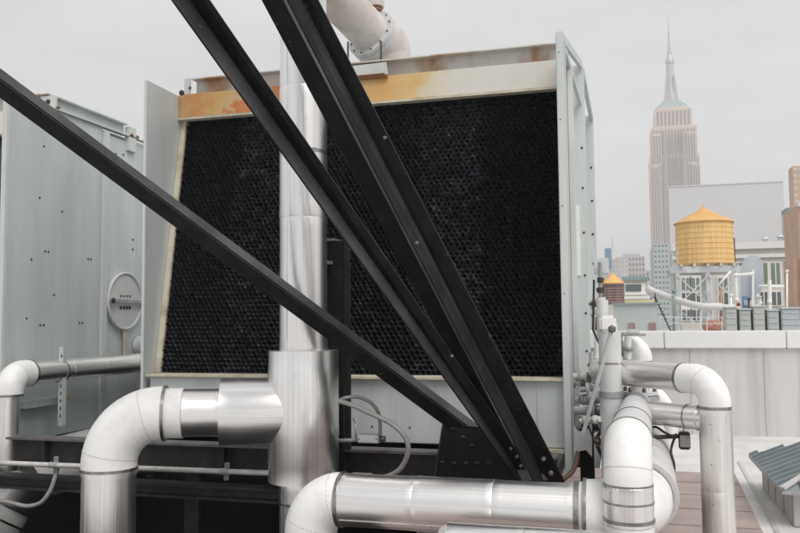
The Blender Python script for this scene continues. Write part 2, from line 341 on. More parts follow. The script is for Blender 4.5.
# ================================================================= COOLING TOWER (main)
ZB, ZT = .67, 3.975
def tower(name, label, XL, XR, full=True):
    t = thing(name, label, 'cooling tower', ((XL + XR) / 2, 8, ZB))
    W = XR - XL
    b = pbox('basin', t, GALV, XL + .03, XR - .05, 6.56, 10, ZB, 1.20, bev=.006)
    for z in (.80,):
        for k in range(int(W / .33)):
            bolt(t, (XL + .2 + k * .33, 6.56, z), (0, -1, 0), .009, .006, BOLTD) if full else None
    pbox('basin_seam', t, GALVW, XL + W * .93, XL + W * .93 + .025, 6.552, 6.56, ZB, 1.20)
    pbox('basin_lip', t, CREAM, XL + .02, XR - .045, 6.50, 6.72, 1.202, 1.226, bev=.004)
    pbox('basin_foot', t, CREAM, XL + W * .9, XR - .04, 6.50, 6.62, ZB - .03, ZB - .004)
    # fill: leaning honeycomb face
    y0, z0, y1, z1 = 6.72, 1.23, 7.16, 3.76
    xa, xb = XL + .055, XR - .06
    if full:
        U = Vector((1, 0, 0)); V = Vector((0, y1 - y0, z1 - z0)); H = V.length; V.normalize(); N = Vector((0, -V.z, V.y))
        pitch = .050; rowh = .042; nx = int((xb - xa) / pitch); ny = int(H / rowh)
        bm = BM(); cache = {}
        def gv(i, j):                                   # jittered lattice node, in sixths
            k = (round(i * 6), round(j * 6))
            if k not in cache:
                u = xa + i * pitch; v = j * rowh
                pack = int((u - xa) / .61); dn = .012 * math.sin(pack * 2.7 + 1) + random.uniform(-.006, .006) + .004 * mnoise.noise(Vector((u * 1.7, v * 1.1, 3))) + .007 * mnoise.noise(Vector((u * 9, v * 9, 1))) + (random.uniform(.004, .034) if k[1] % 6 == 5 else 0)
                p = Vector((0, y0, z0)) + U * (u + random.uniform(-.002, .002)) + V * (v + random.uniform(-.002, .002)) + N * dn
                cache[k] = bm.verts.new(p)
            return cache[k]
        for j in range(ny):
            for i in range(nx):
                ci = i + .5 + (.5 if j % 2 else 0) ; cj = j + .5
                if ci > nx: continue
                hexo = [(ci, cj + 2 / 3), (ci + .5, cj + 1 / 3), (ci + .5, cj - 1 / 3), (ci, cj - 2 / 3), (ci - .5, cj - 1 / 3), (ci - .5, cj + 1 / 3)]
                ro = [gv(*q) for q in hexo]
                cu = xa + (ci + random.uniform(-.09, .09)) * pitch; cv = (cj - .08 + random.uniform(-.12, .12)) * rowh
                s = random.uniform(.36, .60); ri = []; rd = []
                for a, bb in hexo:
                    du = (a - ci) * pitch * s; dv = (bb - cj) * rowh * s
                    c = Vector((0, y0, z0)) + U * (cu + du) + V * (cv + dv)
                    ri.append(bm.verts.new(c - N * (.024 + random.uniform(0, .006)))); rd.append(bm.verts.new(c - N * .085 + V * .012))
                for k in range(6):
                    k2 = (k + 1) % 6
                    bm.faces.new((ro[k], ro[k2], ri[k2], ri[k])); bm.faces.new((ri[k], ri[k2], rd[k2], rd[k]))
        obj('fill', bm, FILL, t)
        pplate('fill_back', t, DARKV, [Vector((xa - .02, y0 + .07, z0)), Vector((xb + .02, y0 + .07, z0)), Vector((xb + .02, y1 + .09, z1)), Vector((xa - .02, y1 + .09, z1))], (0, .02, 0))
    else:
        pplate('fill', t, FILL, [Vector((xa, y0, z0)), Vector((xb, y0, z0)), Vector((xb, y1, z1)), Vector((xa, y1, z1))], (0, .05, 0))
    # leaning cream trims at both ends
    for xs in (XL + .004, XR - .065):
        pplate('edge_trim', t, CREAM, [Vector((xs, y0 - .04, z0)), Vector((xs + .055, y0 - .04, z0)), Vector((xs + .055, y1 - .05, z1 - .01)), Vector((xs, y1 - .05, z1 - .01))], (0, .03, 0))
    hb = BM(); box(hb, XL + .003, XR - .05, 7.06, 7.14, 3.745, 3.985, .004)
    bmesh.ops.translate(hb, verts=hb.verts, vec=(0, 0, 0))
    o = obj('head_band', hb, RBAND, t)
    # shift so the rust pattern runs from the left end
    off = Vector((XL - ORG[t.name].x, 0, 0)); o.data.transform(Matrix.Translation(-off)); o.location = off
    pbox('band_lip', t, CREAM, XL + .003, XR - .05, 7.045, 7.135, 3.722, 3.743)
    ch = BM(); box(ch, XL + .12, XR - .05, 7.20, 7.21, 3.987, 4.15); box(ch, XL + .12, XR - .05, 7.10, 7.199, 4.143, 4.155); obj('top_channel', ch, TOPB, t)
    pbox('bracket', t, GALVW, XL + .05, XL + .115, 7.08, 7.10, 3.95, 4.15)
    # left side sheet
    pbox('side_panel', t, GALV, XL - .03, XL, 6.50, 7.30, .50, ZT, bev=.003)
    pbox('side_wall', t, GALV2, XL - .01, XL + .02, 7.31, 10, ZB, ZT - .05)
    pbox('back_wall', t, GALV2, XL + .03, XR - .05, 9.97, 10, 1.21, 4.1)
    pbox('deck', t, GALV2, XL + .03, XR - .08, 7.25, 9.96, 3.9, 3.98)
    return t
mt = tower('cooling_tower', 'large galvanized cooling tower with black honeycomb fill and rust stained band behind the diagonal braces', -4.245, -.40)
X = -.40
# right-hand end: posts, sheets and rails stepping back
pbox('corner_post', mt, GALV, X - .055, X, 6.46, 6.60, .50, 4.02, bev=.006)
pbox('corner_flange', mt, GALVW, X - .05, X + .012, 6.601, 6.66, .52, 3.99, bev=.004)
pbox('end_wall', mt, GALVW, X - .04, X - .005, 6.66, 9.95, ZB, 3.93)
pbox('end_post', mt, GALV, X - .01, X + .115, 7.62, 7.80, ZB, 4.10, bev=.02)
pbox('end_post', mt, GALV, X - .01, X + .135, 9.75, 9.95, 1.9, 4.14, bev=.015)
pbox('end_rib', mt, GALVW, X - .004, X + .045, 6.95, 7.05, ZB, 3.9, bev=.008)
pbar('top_rail', mt, GALV2, (X - .02, 6.5, 4.0), (X + .095, 7.62, 4.09), .03, .07)
pbar('top_rail', mt, GALV2, (X + .10, 7.8, 4.07), (X + .115, 9.75, 4.11), .04, .08)
pbar('end_strut', mt, GALV2, (X + .0, 6.72, 3.95), (X + .08, 7.6, 3.72), .03, .05)
for z in (3.72, 3.30, 2.92, 2.5, 2.1, 1.75, 1.4):
    bolt(mt, (X + .085, 7.62, z), (0, -1, 0), .011, .01, BOLTD)
for z in (3.5, 3.1, 2.7, 2.35):
    bolt(mt, (X + .10, 9.75, z), (0, -1, 0), .014, .01, BOLTD)
pbox('access_strip', mt, WHITE, X + .01, X + .05, 7.60, 7.618, 2.1, 2.75)
for k, z in enumerate((3.85, 3.3, 2.6, 1.9)):
    bolt(mt, (X - .03, 6.46, z), (0, -1, 0), .006, .004)
# clip, boss and stay points on the left side panel
bolt(mt, P(182, 93, 7.0), (0, -1, 0), .03, .02, BOLTD)
bolt(mt, P(190, 88, 7.07), (0, -1, 0), .02, .006, BOLT)
for (px, py, Y) in ((174, 160, 7.03), (163, 262, 6.87), (157, 330, 6.76)):
    bolt(mt, P(px, py, Y), (1, -1, 0), .014, .012, BOLTD)

# second tower on the left
lt = tower('cooling_tower', 'second galvanized cooling tower at the left edge with a round hatch on its end wall', -9.6, -5.79, full=False)
X2 = -5.79
pbox('end_panel', lt, GALV2, X2 - .03, X2, 6.50, 7.97, .52, ZT, bev=.003)
pbox('panel_edge', lt, GALVW, X2 - .045, X2 + .008, 6.46, 6.498, .52, ZT)
pbox('end_post', lt, GALVW, X2 - .02, X2 + .03, 7.975, 8.08, .52, ZT - .04, bev=.006)
pbox('end_wall', lt, GALV, X2 - .04, X2 - .01, 8.085, 9.95, .52, ZT - .06)
tb = BM(); box(tb, X2 - .05, X2 - .03, 7.17, 8.43, 3.98, 4.12); box(tb, X2 - .13, X2 - .052, 7.17, 8.43, 4.105, 4.12); box(tb, X2 - .028, X2 + .03, 7.17, 8.43, 4.11, 4.125); obj('top_channel', tb, GALV, lt)
pbox('bracket', lt, GALVW, X2 - .16, X2 + .035, 7.12, 7.15, 3.98, 4.13, bev=.003)
pbox('bracket', lt, GALVW, X2 - .03, X2 + .035, 8.45, 8.60, 3.80, 4.10, bev=.003)
bolt(lt, (X2 - .06, 7.12, 4.06), (0, -1, 0), .032, .004, BOLTD)
for y in (7.16, 8.5, 8.62): bolt(lt, (X2 + .03, y, 3.993), (0, 0, 1), .026, .03, COPPER)
bc = BM(); box(bc, -9.4, X2 - .2, 7.3, 7.31, 3.98, 4.12); obj('top_channel', bc, TOPB, lt)
rl = BM(); box(rl, X2 - .03, X2 + .035, 6.6, 9.94, 3.978, 3.992); obj('cap_angle', rl, GALVW, lt)
for (y, z) in ((7.0, 3.55), (7.55, 3.6), (7.6, 3.6), (6.95, 3.0), (6.85, 2.35), (6.8, 1.75), (7.05, 2.45), (7.1, 2.45), (7.75, 2.42), (7.8, 2.42), (7.0, 1.68), (7.05, 1.68), (7.62, 1.7), (7.67, 1.7), (7.3, 2.9), (7.2, 2.0)):
    bolt(lt, (X2, y, z), (1, 0, 0), .012, .008, BOLTD)
for (y, z) in ((8.25, 3.72), (8.4, 3.74), (8.5, 3.6), (8.25, 3.5), (8.35, 3.45), (8.45, 3.48), (8.62, 2.72), (8.62, 2.6)):
    bolt(lt, (X2 - .01, y, z), (1, 0, 0), .014, .008, BOLTD)
# round hatch, rim + lid + bar
hc = P(121, 301, 1); hy = X2 / hc.x; hc = Vector((X2, hy, CZ + (hc.z - CZ) * hy)); hc = Vector((X2 + .0, 8.42, hc.z))
HL = psweep('hatch_lid', lt, GALVW, [hc + Vector((-.005, 0, 0)), hc + Vector((.03, 0, 0)), hc + Vector((.032, 0, 0))], [.335, .335, .325], 48)
bm = BM(); ring = []
for i in range(49):
    a = 2 * math.pi * i / 48; ring.append(hc + Vector((.035, math.cos(a) * .335, math.sin(a) * .335)))
sweep(bm, ring, .016, 8, False); obj('hatch_rim', bm, GREYP, HL)
pbar('hatch_bar', HL, BOXG, hc + Vector((.06, -.34, .0)), hc + Vector((.06, .42, -.01)), .03, .035)
bolt(lt, hc + Vector((.075, -.30, 0)), (1, 0, 0), .035, .02, BOLTD)
for dy in (-.09, -.03, .03, .09):
    pbox('hatch_slot', HL, BOLTD, X2 + .033, X2 + .038, hc.y + dy - .017, hc.y + dy + .017, hc.z - .10, hc.z - .06)
    pbox('hatch_slot', HL, BOLTD, X2 + .033, X2 + .038, hc.y + dy - .012, hc.y + dy + .012, hc.z + .05, hc.z + .07)
pbar('hatch_stay', lt, CREAM, hc + Vector((.02, .02, -.34)), hc + Vector((.02, .03, -.74)), .06, .02, up=(1, 0, 0))
pbox('label_plate', lt, YELLOWS, X2 + .001, X2 + .006, 7.28, 7.48, .86, .92)
pbox('base_angle', lt, GALV2, X2 + .0, X2 + .12, 6.7, 7.3, .86, .93)

# ================================================================= DUNNAGE STEEL
def ibeam_x(name, label, xa, xb, y, ztop, h, w, m=RUSTY, mt_=RUSTT, grp=None):
    t = thing(name, label, 'beam', ((xa + xb) / 2, y, ztop - h), grp)
    pbox('top_flange', t, mt_, xa, xb, y - w / 2, y + w / 2, ztop - .022, ztop, bev=.003)
    pbox('web', t, m, xa, xb, y - .008, y + .008, ztop - h + .0225, ztop - .0225)
    pbox('bottom_flange', t, m, xa, xb, y - w / 2, y + w / 2, ztop - h, ztop - h + .022, bev=.003)
    return t
b1 = ibeam_x('steel_beam', 'dark weathered steel beam running along under both towers, the upper one', -13, -.5, 6.32, .655, .25, .17, grp=None)
for x in (-8.2, -7.25, -6.0, -5.1, -4.6, -3.3, -2.2, -1.3): pbox('stiffener', b1, RUSTY, x, x + .012, 6.24, 6.31, .43, .63)
b2 = ibeam_x('steel_beam', 'lower dark steel beam below the upper one, behind the pale conduit', -13, -1.2, 6.02, .37, .115, .15, mt_=RUSTY)
for i, x in enumerate((-11.5, -6.35, -3.6, -1.05)):
    t = thing('beam_post', ['short black post carrying the beams beyond the left edge', 'short black post with splayed plate between the two beams near the left edge', 'short black post in the dark space below the left white elbow', 'short black post under the tower behind the big gusset'][i], 'post', (x, 6.32, 0), 'short posts under the steel beams')
    pbox('shaft', t, RUSTY, x - .07, x + .07, 6.26, 6.38, -1.28, .40)
    pbox('foot_plate', t, RUSTY, x - .14, x + .14, 6.18, 6.46, -1.298, -1.282)
# cross beams & an added black wall stopping light from behind
for i, x in enumerate((-8.0, -6.1, -4.1, -2.4, -.62)):
    t = thing('cross_beam', 'dark cross beam running back under the tower, %s' % ['out beyond the left edge', 'below the left tower end', 'below the gap between the towers', 'below the middle of the main tower', 'below the right corner post'][i], 'beam', (x, 8, .3))
    pbox('web', t, RUSTY, x - .02, x + .02, 6.44, 10, .32, .62); pbox('top_flange', t, RUSTY, x - .07, x + .07, 6.44, 10, .622, .645)
    pbox('bottom_flange', t, RUSTY, x - .07, x + .07, 6.44, 10, .298, .318)
cw = thing('light_stop_wall', 'added black wall keeping light out behind the dark space under the towers', 'wall', (-7, 9.8, 0)); pbox('wall', cw, SHADE, -13, -.4, 9.7, 9.9, -1.29, .66)
pbox('pipe_rail', cw, RUSTY, -13, -1.5, 7.6, 7.7, .10, .17)
# column behind the pipe
cx = P(337, 300, 6.12).x
cl = thing('steel_column', 'dark steel column standing behind the vertical silver pipe', 'column', (cx, 6.12, .66))
zt = P(337, 242, 6.12).z
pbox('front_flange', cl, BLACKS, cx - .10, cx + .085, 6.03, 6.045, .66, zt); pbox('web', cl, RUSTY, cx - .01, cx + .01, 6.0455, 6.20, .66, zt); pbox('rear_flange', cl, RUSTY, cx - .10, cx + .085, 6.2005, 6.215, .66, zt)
pbox('cap_plate', cl, RUSTT, cx - .11, cx + .02, 6.02, 6.22, zt + .002, zt + .02); pbox('rib', cl, RUSTT, cx - .07, cx - .055, 5.97, 6.028, zt - .16, zt - .003); pbox('shelf', cl, RUSTT, cx - .10, cx - .0, 5.95, 6.028, zt - .19, zt - .165)

# ================================================================= BRACES
def ext(a, b, k): return b + (b - a) * k
def lineY(p0, Y0, p1, Y1, k=1.0):
    """3D line through two picture points at their depths; p1 end pushed on by k"""
    a = P(*p0, Y0); b = P(*p1, Y1); return a, a + (b - a) * k
# A: square tube
A = thing('diagonal_brace', 'long black square tube brace sloping down from the left edge to the big gusset', 'brace', P(452, 425, 6.1))
t0 = P(476, 436, 6.14); t1 = P(0, 83, 4.3); t1 = t0 + (t1 - t0) * 1.7
bm = BM(); w = .122
d = (t1 - t0).normalized(); s = Vector((0, 1, 0)); s = (s - d * s.dot(d)).normalized(); u = d.cross(s); u = u if u.z > 0 else -u
u = u * math.cos(rad(17)) - s * math.sin(rad(17)); s = u.cross(d)
tmp = BM(); c = [s * (w / 2) * i + u * (w / 2) * j for i, j in ((-1, -1), (1, -1), (1, 1), (-1, 1))]; plate(tmp, [t0 + q for q in c], t1 - t0)
bmesh.ops.bevel(tmp, geom=[e for e in tmp.edges if e.calc_length() > 1], offset=.010, segments=3, affect='EDGES'); join(bm, tmp)
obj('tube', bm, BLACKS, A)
def strip(parent, name, m, a0, a1, b0, b1, th):
    """plate with edges a0-a1 and b0-b1"""
    n = (a1 - a0).cross(b0 - a0).normalized()
    if n.y < 0: n = -n
    return pplate(name, parent, m, [a0, a1, b1, b0], n * th)
# B: single angle
B = thing('diagonal_brace', 'black steel angle brace crossing the vertical pipe, left of the doubled brace', 'brace', P(528, 474, 6.1))
k = 1.6
c0, c1 = lineY((525, 478), 6.08, (190, 0), 4.05, k)          # heel
r0, r1 = lineY((534, 474), 6.08, (209.5, 0), 4.05, k)        # far edge of flat leg
f0, f1 = lineY((520, 482), 5.98, (173, 0), 3.92, k)          # near edge of lit leg
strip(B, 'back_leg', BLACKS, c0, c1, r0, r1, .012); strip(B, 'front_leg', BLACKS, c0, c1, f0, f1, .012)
# C: two angles back to back
C = thing('diagonal_brace', 'doubled black steel brace with four bolts at its foot, rightmost of the diagonals', 'brace', P(550, 480, 6.05))
c0, c1 = lineY((546, 482), 6.02, (302, 0), 4.55, k); r0, r1 = lineY((565, 482), 6.02, (318, 0), 4.55, k); f0, f1 = lineY((536, 484), 5.90, (288, 0), 4.42, k)
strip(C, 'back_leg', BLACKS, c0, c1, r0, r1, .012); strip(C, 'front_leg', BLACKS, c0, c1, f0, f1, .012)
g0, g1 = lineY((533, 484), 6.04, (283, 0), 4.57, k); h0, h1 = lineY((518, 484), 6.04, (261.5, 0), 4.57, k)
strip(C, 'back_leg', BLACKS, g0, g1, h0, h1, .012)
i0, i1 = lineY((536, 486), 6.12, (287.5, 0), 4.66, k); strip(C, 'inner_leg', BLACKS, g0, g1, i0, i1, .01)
for (px, py) in ((530, 434), (537, 446.5), (543.5, 459), (551, 473)):
    bolt(C, P(px, py, 5.93), (.1, -1, .15), .021, .022, BOLT)
for (px, py, w_) in ((399, 78, 0), (356, 102, 0)): pass
for (px, py) in ((511, 449), (517, 457), (524, 455), (521, 466)):
    bolt(B, P(px, py, 5.93), (.1, -1, .3), .017, .03, BOLT)
for (px, py, Yb_) in ((452, 356, 5.70), (385, 138, 5.0), (417, 243, 5.3)):
    bolt(C, P(px, py, Yb_ - .35), (.1, -1, .1), .013, .012, BOLT)
pplate('splice_plate', C, RUSTT, [P(505, 444, 5.99), P(520, 447, 5.99), P(548, 480, 5.99), P(522, 481, 5.99)], (0, .012, 0))
# gusset box
G = thing('gusset_plate', 'big black bolted gusset box where the diagonal braces meet the beam', 'gusset', P(480, 480, 6.0))
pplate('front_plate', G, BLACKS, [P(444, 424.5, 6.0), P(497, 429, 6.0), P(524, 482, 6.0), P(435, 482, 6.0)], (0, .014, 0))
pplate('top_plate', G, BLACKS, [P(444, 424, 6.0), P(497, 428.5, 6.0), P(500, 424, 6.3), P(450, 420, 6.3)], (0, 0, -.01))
pplate('side_plate', G, RUSTY, [P(434.5, 482, 6.0), P(443.5, 424.5, 6.0), P(443.5, 424.5, 6.0) + Vector((0, .28, 0)), P(434.5, 482, 6.0) + Vector((0, .28, 0))], (-.012, 0, 0))
for (px, py) in ((453, 430), (463, 438), (472, 446), (442, 463), (454, 464), (466, 464), (477, 464), (489, 464)):
    bolt(G, P(px, py, 5.999), (0, -1, 0), .02, .012, BLACKS)

# ================================================================= PIPES
# 1. vertical silver pipe with sleeve, branch, elbow and drop
vp = P(303.5, 411, 5.85); vx = vp.x
V = thing('insulated_pipe', 'tall silver vertical pipe with a wide sleeve and a white elbow branching left', 'pipe', (vx, 5.85, 0))
zt, zb = P(303.5, 350, 5.85).z, P(303.5, 480, 5.85).z
jacket('jacket', V, ALU, (vx, 5.85, zt), (vx, 5.85, 5.6), .185, .95, dent=.5)
jacket('jacket', V, ALU, (vx, 5.85, zb), (vx, 5.85, -1.28), .185, .6)
bm = BM(); path = [(vx, 5.85, z) for z in (zb, zb + .002, zb + .13, zb + .14, zb + .33, zb + .34, zt - .15, zt - .14, zt - .002, zt)]
sweep(bm, path, [.19, .272, .270, .274, .272, .276, .274, .271, .269, .19], 48); obj('sleeve', bm, ALU, V)
band(V, (vx, 5.85, zt + 1.55), (0, 0, 1), .19, .03); band(V, (vx, 5.85, zb - .16), (0, 0, 1), .19, .02)
bolt(V, (vx + .04, 5.85 - .19, zb - .10), (.2, -1, 0), .02, .02, BOLTD)
lc = P(110, 414, 5.3); rc = Vector((vx, 5.88, P(303, 411, 5.88).z))
e, p1, p2 = elbow(V, rc, lc, lc + Vector((0, 0, -1)), .37, .204, WHITE, .03, .03)
dd = (rc - lc).normalized()
wend = P(184, 412, 5.55); L_ = (wend - lc).dot(dd)
jacket('cover', V, WHITE, p1, lc + dd * L_, .190, .5)
q0 = lc + dd * L_; q1 = lc + dd * ((P(221, 412, 5.65) - lc).dot(dd))
jacket('jacket', V, ALU, q0, q1, .180, .6)
bm = BM(); sweep(bm, [q1 - dd * .005, q1, q1 + dd * .12, q1 + dd * .125, rc - dd * .1], [.18, .256, .257, .260, .258], 64); obj('branch_sleeve', bm, ALU, V)
jacket('jacket', V, ALU, p2, (lc.x, lc.y, -1.28), .196, .55); band(V, p2 + Vector((0, 0, -.02)), (0, 0, 1), .206, .035, ALU)


# 2. lower pipe running right with white ends
l0 = P(311, 507, 5.0); l1 = P(641, 506, 5.0); l1.z = l0.z = P(450, 505, 5.0).z
LP_ = thing('insulated_pipe', 'long silver pipe lying low in the foreground between two white bends', 'pipe', (l0.x, 5, 0))
e, p1, p2 = elbow(LP_, l0 + Vector((0, 0, -1)), l0, l1, .22, .172, WHITE, .02, .0)
s0 = P(343, 505, 5.0); s0 = Vector((s0.x, 5.0, l0.z)); psweep('cover', LP_, WHITE, [p2, s0], .171, 40)
s1 = Vector((P(577, 505, 5).x, 5.0, l0.z)); jacket('jacket', LP_, ALU, s0, s1, .167, .52)
band(LP_, s0, (1, 0, 0), .174, .012); band(LP_, s1, (1, 0, 0), .182, .03)
bk = Vector((l1.x + .0, 9.0, l1.z + .50)); e, p3, p4 = elbow(LP_, l0, l1, bk, .30, .196, WHITE, .02, .03, n=20)
psweep('cover', LP_, WHITE, [s1 + Vector((.012, 0, 0)), s1 + Vector((.02, 0, 0)), s1 + Vector((.10, 0, 0)), p3], [.172, .178, .18, .19], 40)
jacket('canvas_wrap', LP_, CANVAS, p4, p4.lerp(bk, .36), .235, .3)
psweep('jacket', LP_, ALU, [p1, Vector((l0.x, 5, -1.28))], .168, 36)
psweep('collar', LP_, ALU, [s1 - Vector((.035, 0, 0)), s1 - Vector((.014, 0, 0))], .172, 36)
for f_ in (.12, .2, .32): band(LP_, p4.lerp(bk, f_), bk - p4, .2385, .006)
# third pipe just peeking in at the bottom edge
g = P(520, 548, 4.55)
t = thing('insulated_pipe', 'silver pipe just showing along the bottom edge below the long low pipe', 'pipe', g)
jacket('jacket', t, ALU, (P(448, 548, 4.55).x, 4.55, g.z), (P(605, 548, 4.55).x, 4.55, g.z), .115, .5)
psweep('end_cap', t, ALU, [(P(440, 548, 4.55).x, 4.55, g.z), (P(448, 548, 4.55).x, 4.55, g.z)], [.08, .112], 32)

# 3. drop pipe with white elbow in front of the bend
dc = P(627, 447, 4.82); db = Vector((dc.x, dc.y, l1.z)); de = P(637, 406, 6.35)
D = thing('insulated_pipe', 'short upright pipe with a rounded white elbow in front of the big white bend', 'pipe', (dc.x, dc.y, l1.z))
e, p1, p2 = elbow(D, db, dc, de, .20, .136, WHITE, .02, .02, n=20)
zj = P(627, 524, 4.82).z; jacket('jacket', D, ALU, p1, (dc.x, dc.y, zj), .139, .22); psweep('cover', D, WHITE, [(dc.x, dc.y, zj), (dc.x, dc.y, l1.z - .1)], .137, 36)
band(D, (dc.x, dc.y, zj + .03), (0, 0, 1), .144, .02); band(D, (dc.x, dc.y, zj + .13), (0, 0, 1), .1425, .012)
jacket('canvas_wrap', D, CANVAS, p2, de, .132, .35, r_end=.105); band(D, p2.lerp(de, .35), de - p2, .129, .008, BOLT)
fc = P(640, 399, 6.55); U_ = Vector((0, 0, 1)); psweep('flange', D, BOXG, [fc, fc + U_ * .03], .145, 32); psweep('flange', D, GREYP, [fc + U_ * .035, fc + U_ * .06], .135, 32)
psweep('neck', D, GREYP, [fc - U_ * .12, fc + U_ * .14], .07, 24)
for a in range(6): bolt(D, fc + Vector((math.cos(a) * .11, math.sin(a) * .11, .062)), U_, .018, .035)
wk = P(660, 400, 6.9); psweep('cover', D, WHITE, smooth_path([wk + Vector((-.12, 0, .1)), wk, wk + Vector((.06, .0, -.14)), wk + Vector((.06, 0, -.3))]), .07, 24)

# 4. right-hand pipe
rc_ = P(714, 380.5, 5.75); rl_ = P(598, 378, 6.55); rl_.z = rc_.z + .01
Rr = thing('insulated_pipe', 'silver pipe with white elbow coming down on the right in front of the parapet', 'pipe', (rc_.x, rc_.y, 0))
e, p1, p2 = elbow(Rr, rl_, rc_, rc_ + Vector((0, 0, -1)), .16, .103, WHITE, .10, .02)
jacket('jacket', Rr, ALU2, rl_, p1, .096, .5); jacket('jacket', Rr, ALU2, p2, (rc_.x, rc_.y, .02), .104, .62)
psweep('collar', Rr, ALU, [p2 + Vector((0, 0, -.01)), p2 + Vector((0, 0, -.045))], .112, 36)
st = P(706, 418, 5.80); st.y = rc_.y; st.x = rc_.x; ss = P(640, 416, 6.1); ss.z = st.z
jacket('branch', Rr, ALU, ss, st, .082, .5); band(Rr, st + (ss - st).normalized() * .115, ss - st, .09, .02, ALU); band(Rr, st + (ss - st).normalized() * .2, ss - st, .086, .01)
# 5. pale pipe elbow behind
ec = P(640, 345, 7.6); t = thing('insulated_pipe', 'small white elbow pipe just above the right-hand pipe, in front of the coping', 'pipe', (ec.x, ec.y, 0))
e, p1, p2 = elbow(t, ec + Vector((-1, .1, 0)), ec, ec + Vector((0, 0, -1)), .13, .105, WHITE, .02, .02)
psweep('jacket', t, GREYP, [p2, (ec.x, ec.y, .02)], .095, 28); psweep('cover', t, WHITE, [p1, p1 + Vector((-.12, 0, 0))], .105, 28)

# 6. grey painted vertical pipe by the tower corner
gx = P(611, 390, 6.25)
t = thing('grey_pipe', 'grey painted vertical pipe with clamp beside the tower corner', 'pipe', (gx.x, gx.y, 0)); GP = t
ztp = P(611, 338, 6.25).z
psweep('tube', t, GREYP, [(gx.x, gx.y, .3), (gx.x, gx.y, ztp)], .083, 28); band(t, (gx.x, gx.y, P(611, 363, 6.25).z), (0, 0, 1), .086, .012)
psweep('cap', t, GREYP, [(gx.x, gx.y, ztp), (gx.x, gx.y, ztp + .05), (gx.x, gx.y, ztp + .055), (gx.x, gx.y, ztp + .12)], [.083, .083, .06, .055], 28)
zc = P(611, 394, 6.25).z; band(t, (gx.x, gx.y, zc), (0, 0, 1), .092, .045, BOXG, 'clamp'); pbox('clamp_ear', t, BOXG, gx.x - .16, gx.x - .085, gx.y - .05, gx.y - .035, zc - .022, zc + .022)
pbox('fitting', t, WHITE, gx.x - .07, gx.x + .05, gx.y - .10, gx.y + .05, ztp + .05, ztp + .17, bev=.02)
sx = gx.x - .05; psweep('riser', t, GREYP, [(sx, 6.35, ztp), (sx, 6.35, P(606, 300, 6.3).z)], .045, 20)
zr = P(606, 262, 6.35).z; psweep('riser', t, COND, [(sx - .01, 6.36, ztp + .2), (sx - .01, 6.36, zr)], .014, 12)
for (py, r_) in ((312, .05), (300, .038), (290, .028), (280, .024)):
    z = P(606, py, 6.35).z; psweep('coupling', t, GREYP if r_ > .03 else BOLTD, [(sx - .01, 6.36, z - .02), (sx - .01, 6.36, z + .02)], r_, 16)
pbox('junction_box', t, GALV, sx - .06, sx + .055, 6.40, 6.46, P(606, 274, 6.4).z, P(606, 258, 6.4).z, bev=.006)
zf = P(640, 341, 6.4).z
fl = thing('flow_switch', 'small grey switch with thin arms on top of the white elbow pipe', 'switch', P(635, 338, 7.4))
q = P(634, 336, 7.4); psweep('disc', fl, BOXG, [q, q + Vector((0, 0, .02))], .10, 20); pbox('housing', fl, GREYP, q.x - .05, q.x + .05, q.y - .03, q.y + .03, q.z + .021, q.z + .06, bev=.006)
pbar('arm', fl, BOXG, q + Vector((-.14, 0, .03)), q + Vector((-.05, 0, .03)), .012)
# small fittings packed at the tower corner
def fit(label, px, pts, rr, m=GREYP, nm='small_pipe', unions=(), um=BOXG):
    w = [P(*q) for q in pts]; t = thing(nm, label, 'pipe fitting', w[0]); psweep('tube', t, m, w, rr, 16)
    for f_, k in unions:
        q = w[0].lerp(w[-1], f_); dq = (w[-1] - w[0]).normalized(); psweep('union', t, um, [q - dq * rr * .8, q + dq * rr * .8], rr * k, 8)
    return t
fit('thin pale vertical pipe between the tower corner and the grey pipe', 0, [(597, 300, 6.8), (599, 432, 6.8)], .028, WHITE, unions=((.2, 1.5), (.45, 1.4), (.62, 1.7), (.8, 1.5)), um=GREYP)
fit('second thin grey vertical pipe hard against the tower corner', 0, [(591, 352, 6.9), (592, 440, 6.9)], .018, GREYP, unions=((.15, 1.6), (.5, 1.8), (.9, 1.5)), um=BOLT)
t = fit('short level pipe with hex union joining the tower to the grey pipe', 0, [(577, 400, 6.6), (603, 398, 6.4)], .028, GREYP, unions=((.3, 1.6), (.6, 1.9), (.85, 1.4)))
t = fit('small valve with brassy handle beside the stay rod', 0, [(580, 390, 6.5), (597, 388, 6.5)], .022, BOXG, 'small_valve', ((.5, 2.2),), GREYP)
q = P(589, 386, 6.5); psweep('stem', t, BOLT, [q, q + Vector((0, 0, .07))], .008, 8); pbar('handle', t, HOSE, q + Vector((-.01, -.01, .075)), q + Vector((.06, -.02, .10)), .02, .008)
t = fit('lower level pipe with dark coupling behind the pale bracket', 0, [(576, 426, 6.7), (606, 425, 6.6)], .03, GREYP, unions=((.35, 1.5), (.7, 1.5)), um=BOLTD)
t = fit('tiny bleed pipe with elbow above the white fitting', 0, [(597, 330, 6.5), (597, 318, 6.5), (604, 316, 6.5)], .014, BOLT, unions=())
t = fit('thin horizontal tube reaching from the tower to the riser', 0, [(590, 304, 6.7), (606, 303, 6.4)], .014, BOLT, unions=((.3, 2.0), (.7, 2.0)), um=BOLTD)
t = fit('thin tube bending down beside the junction box on the riser', 0, [(597, 262, 6.6), (600, 285, 6.5), (600, 318, 6.4)], .010, GREYP, unions=((.5, 2.0),))
fit('thin dark drooping line across the tower corner below the junction box', 0, [(594, 280, 6.6), (593, 330, 6.5), (600, 345, 6.4)], .009, BOLTD, 'small_cable')
fit('pale level pipe stub just under the clamp of the grey pipe', 0, [(581, 421, 6.3), (600, 419, 6.2)], .022, WHITE, unions=((.3, 1.7), (.75, 1.5)), um=GREYP)
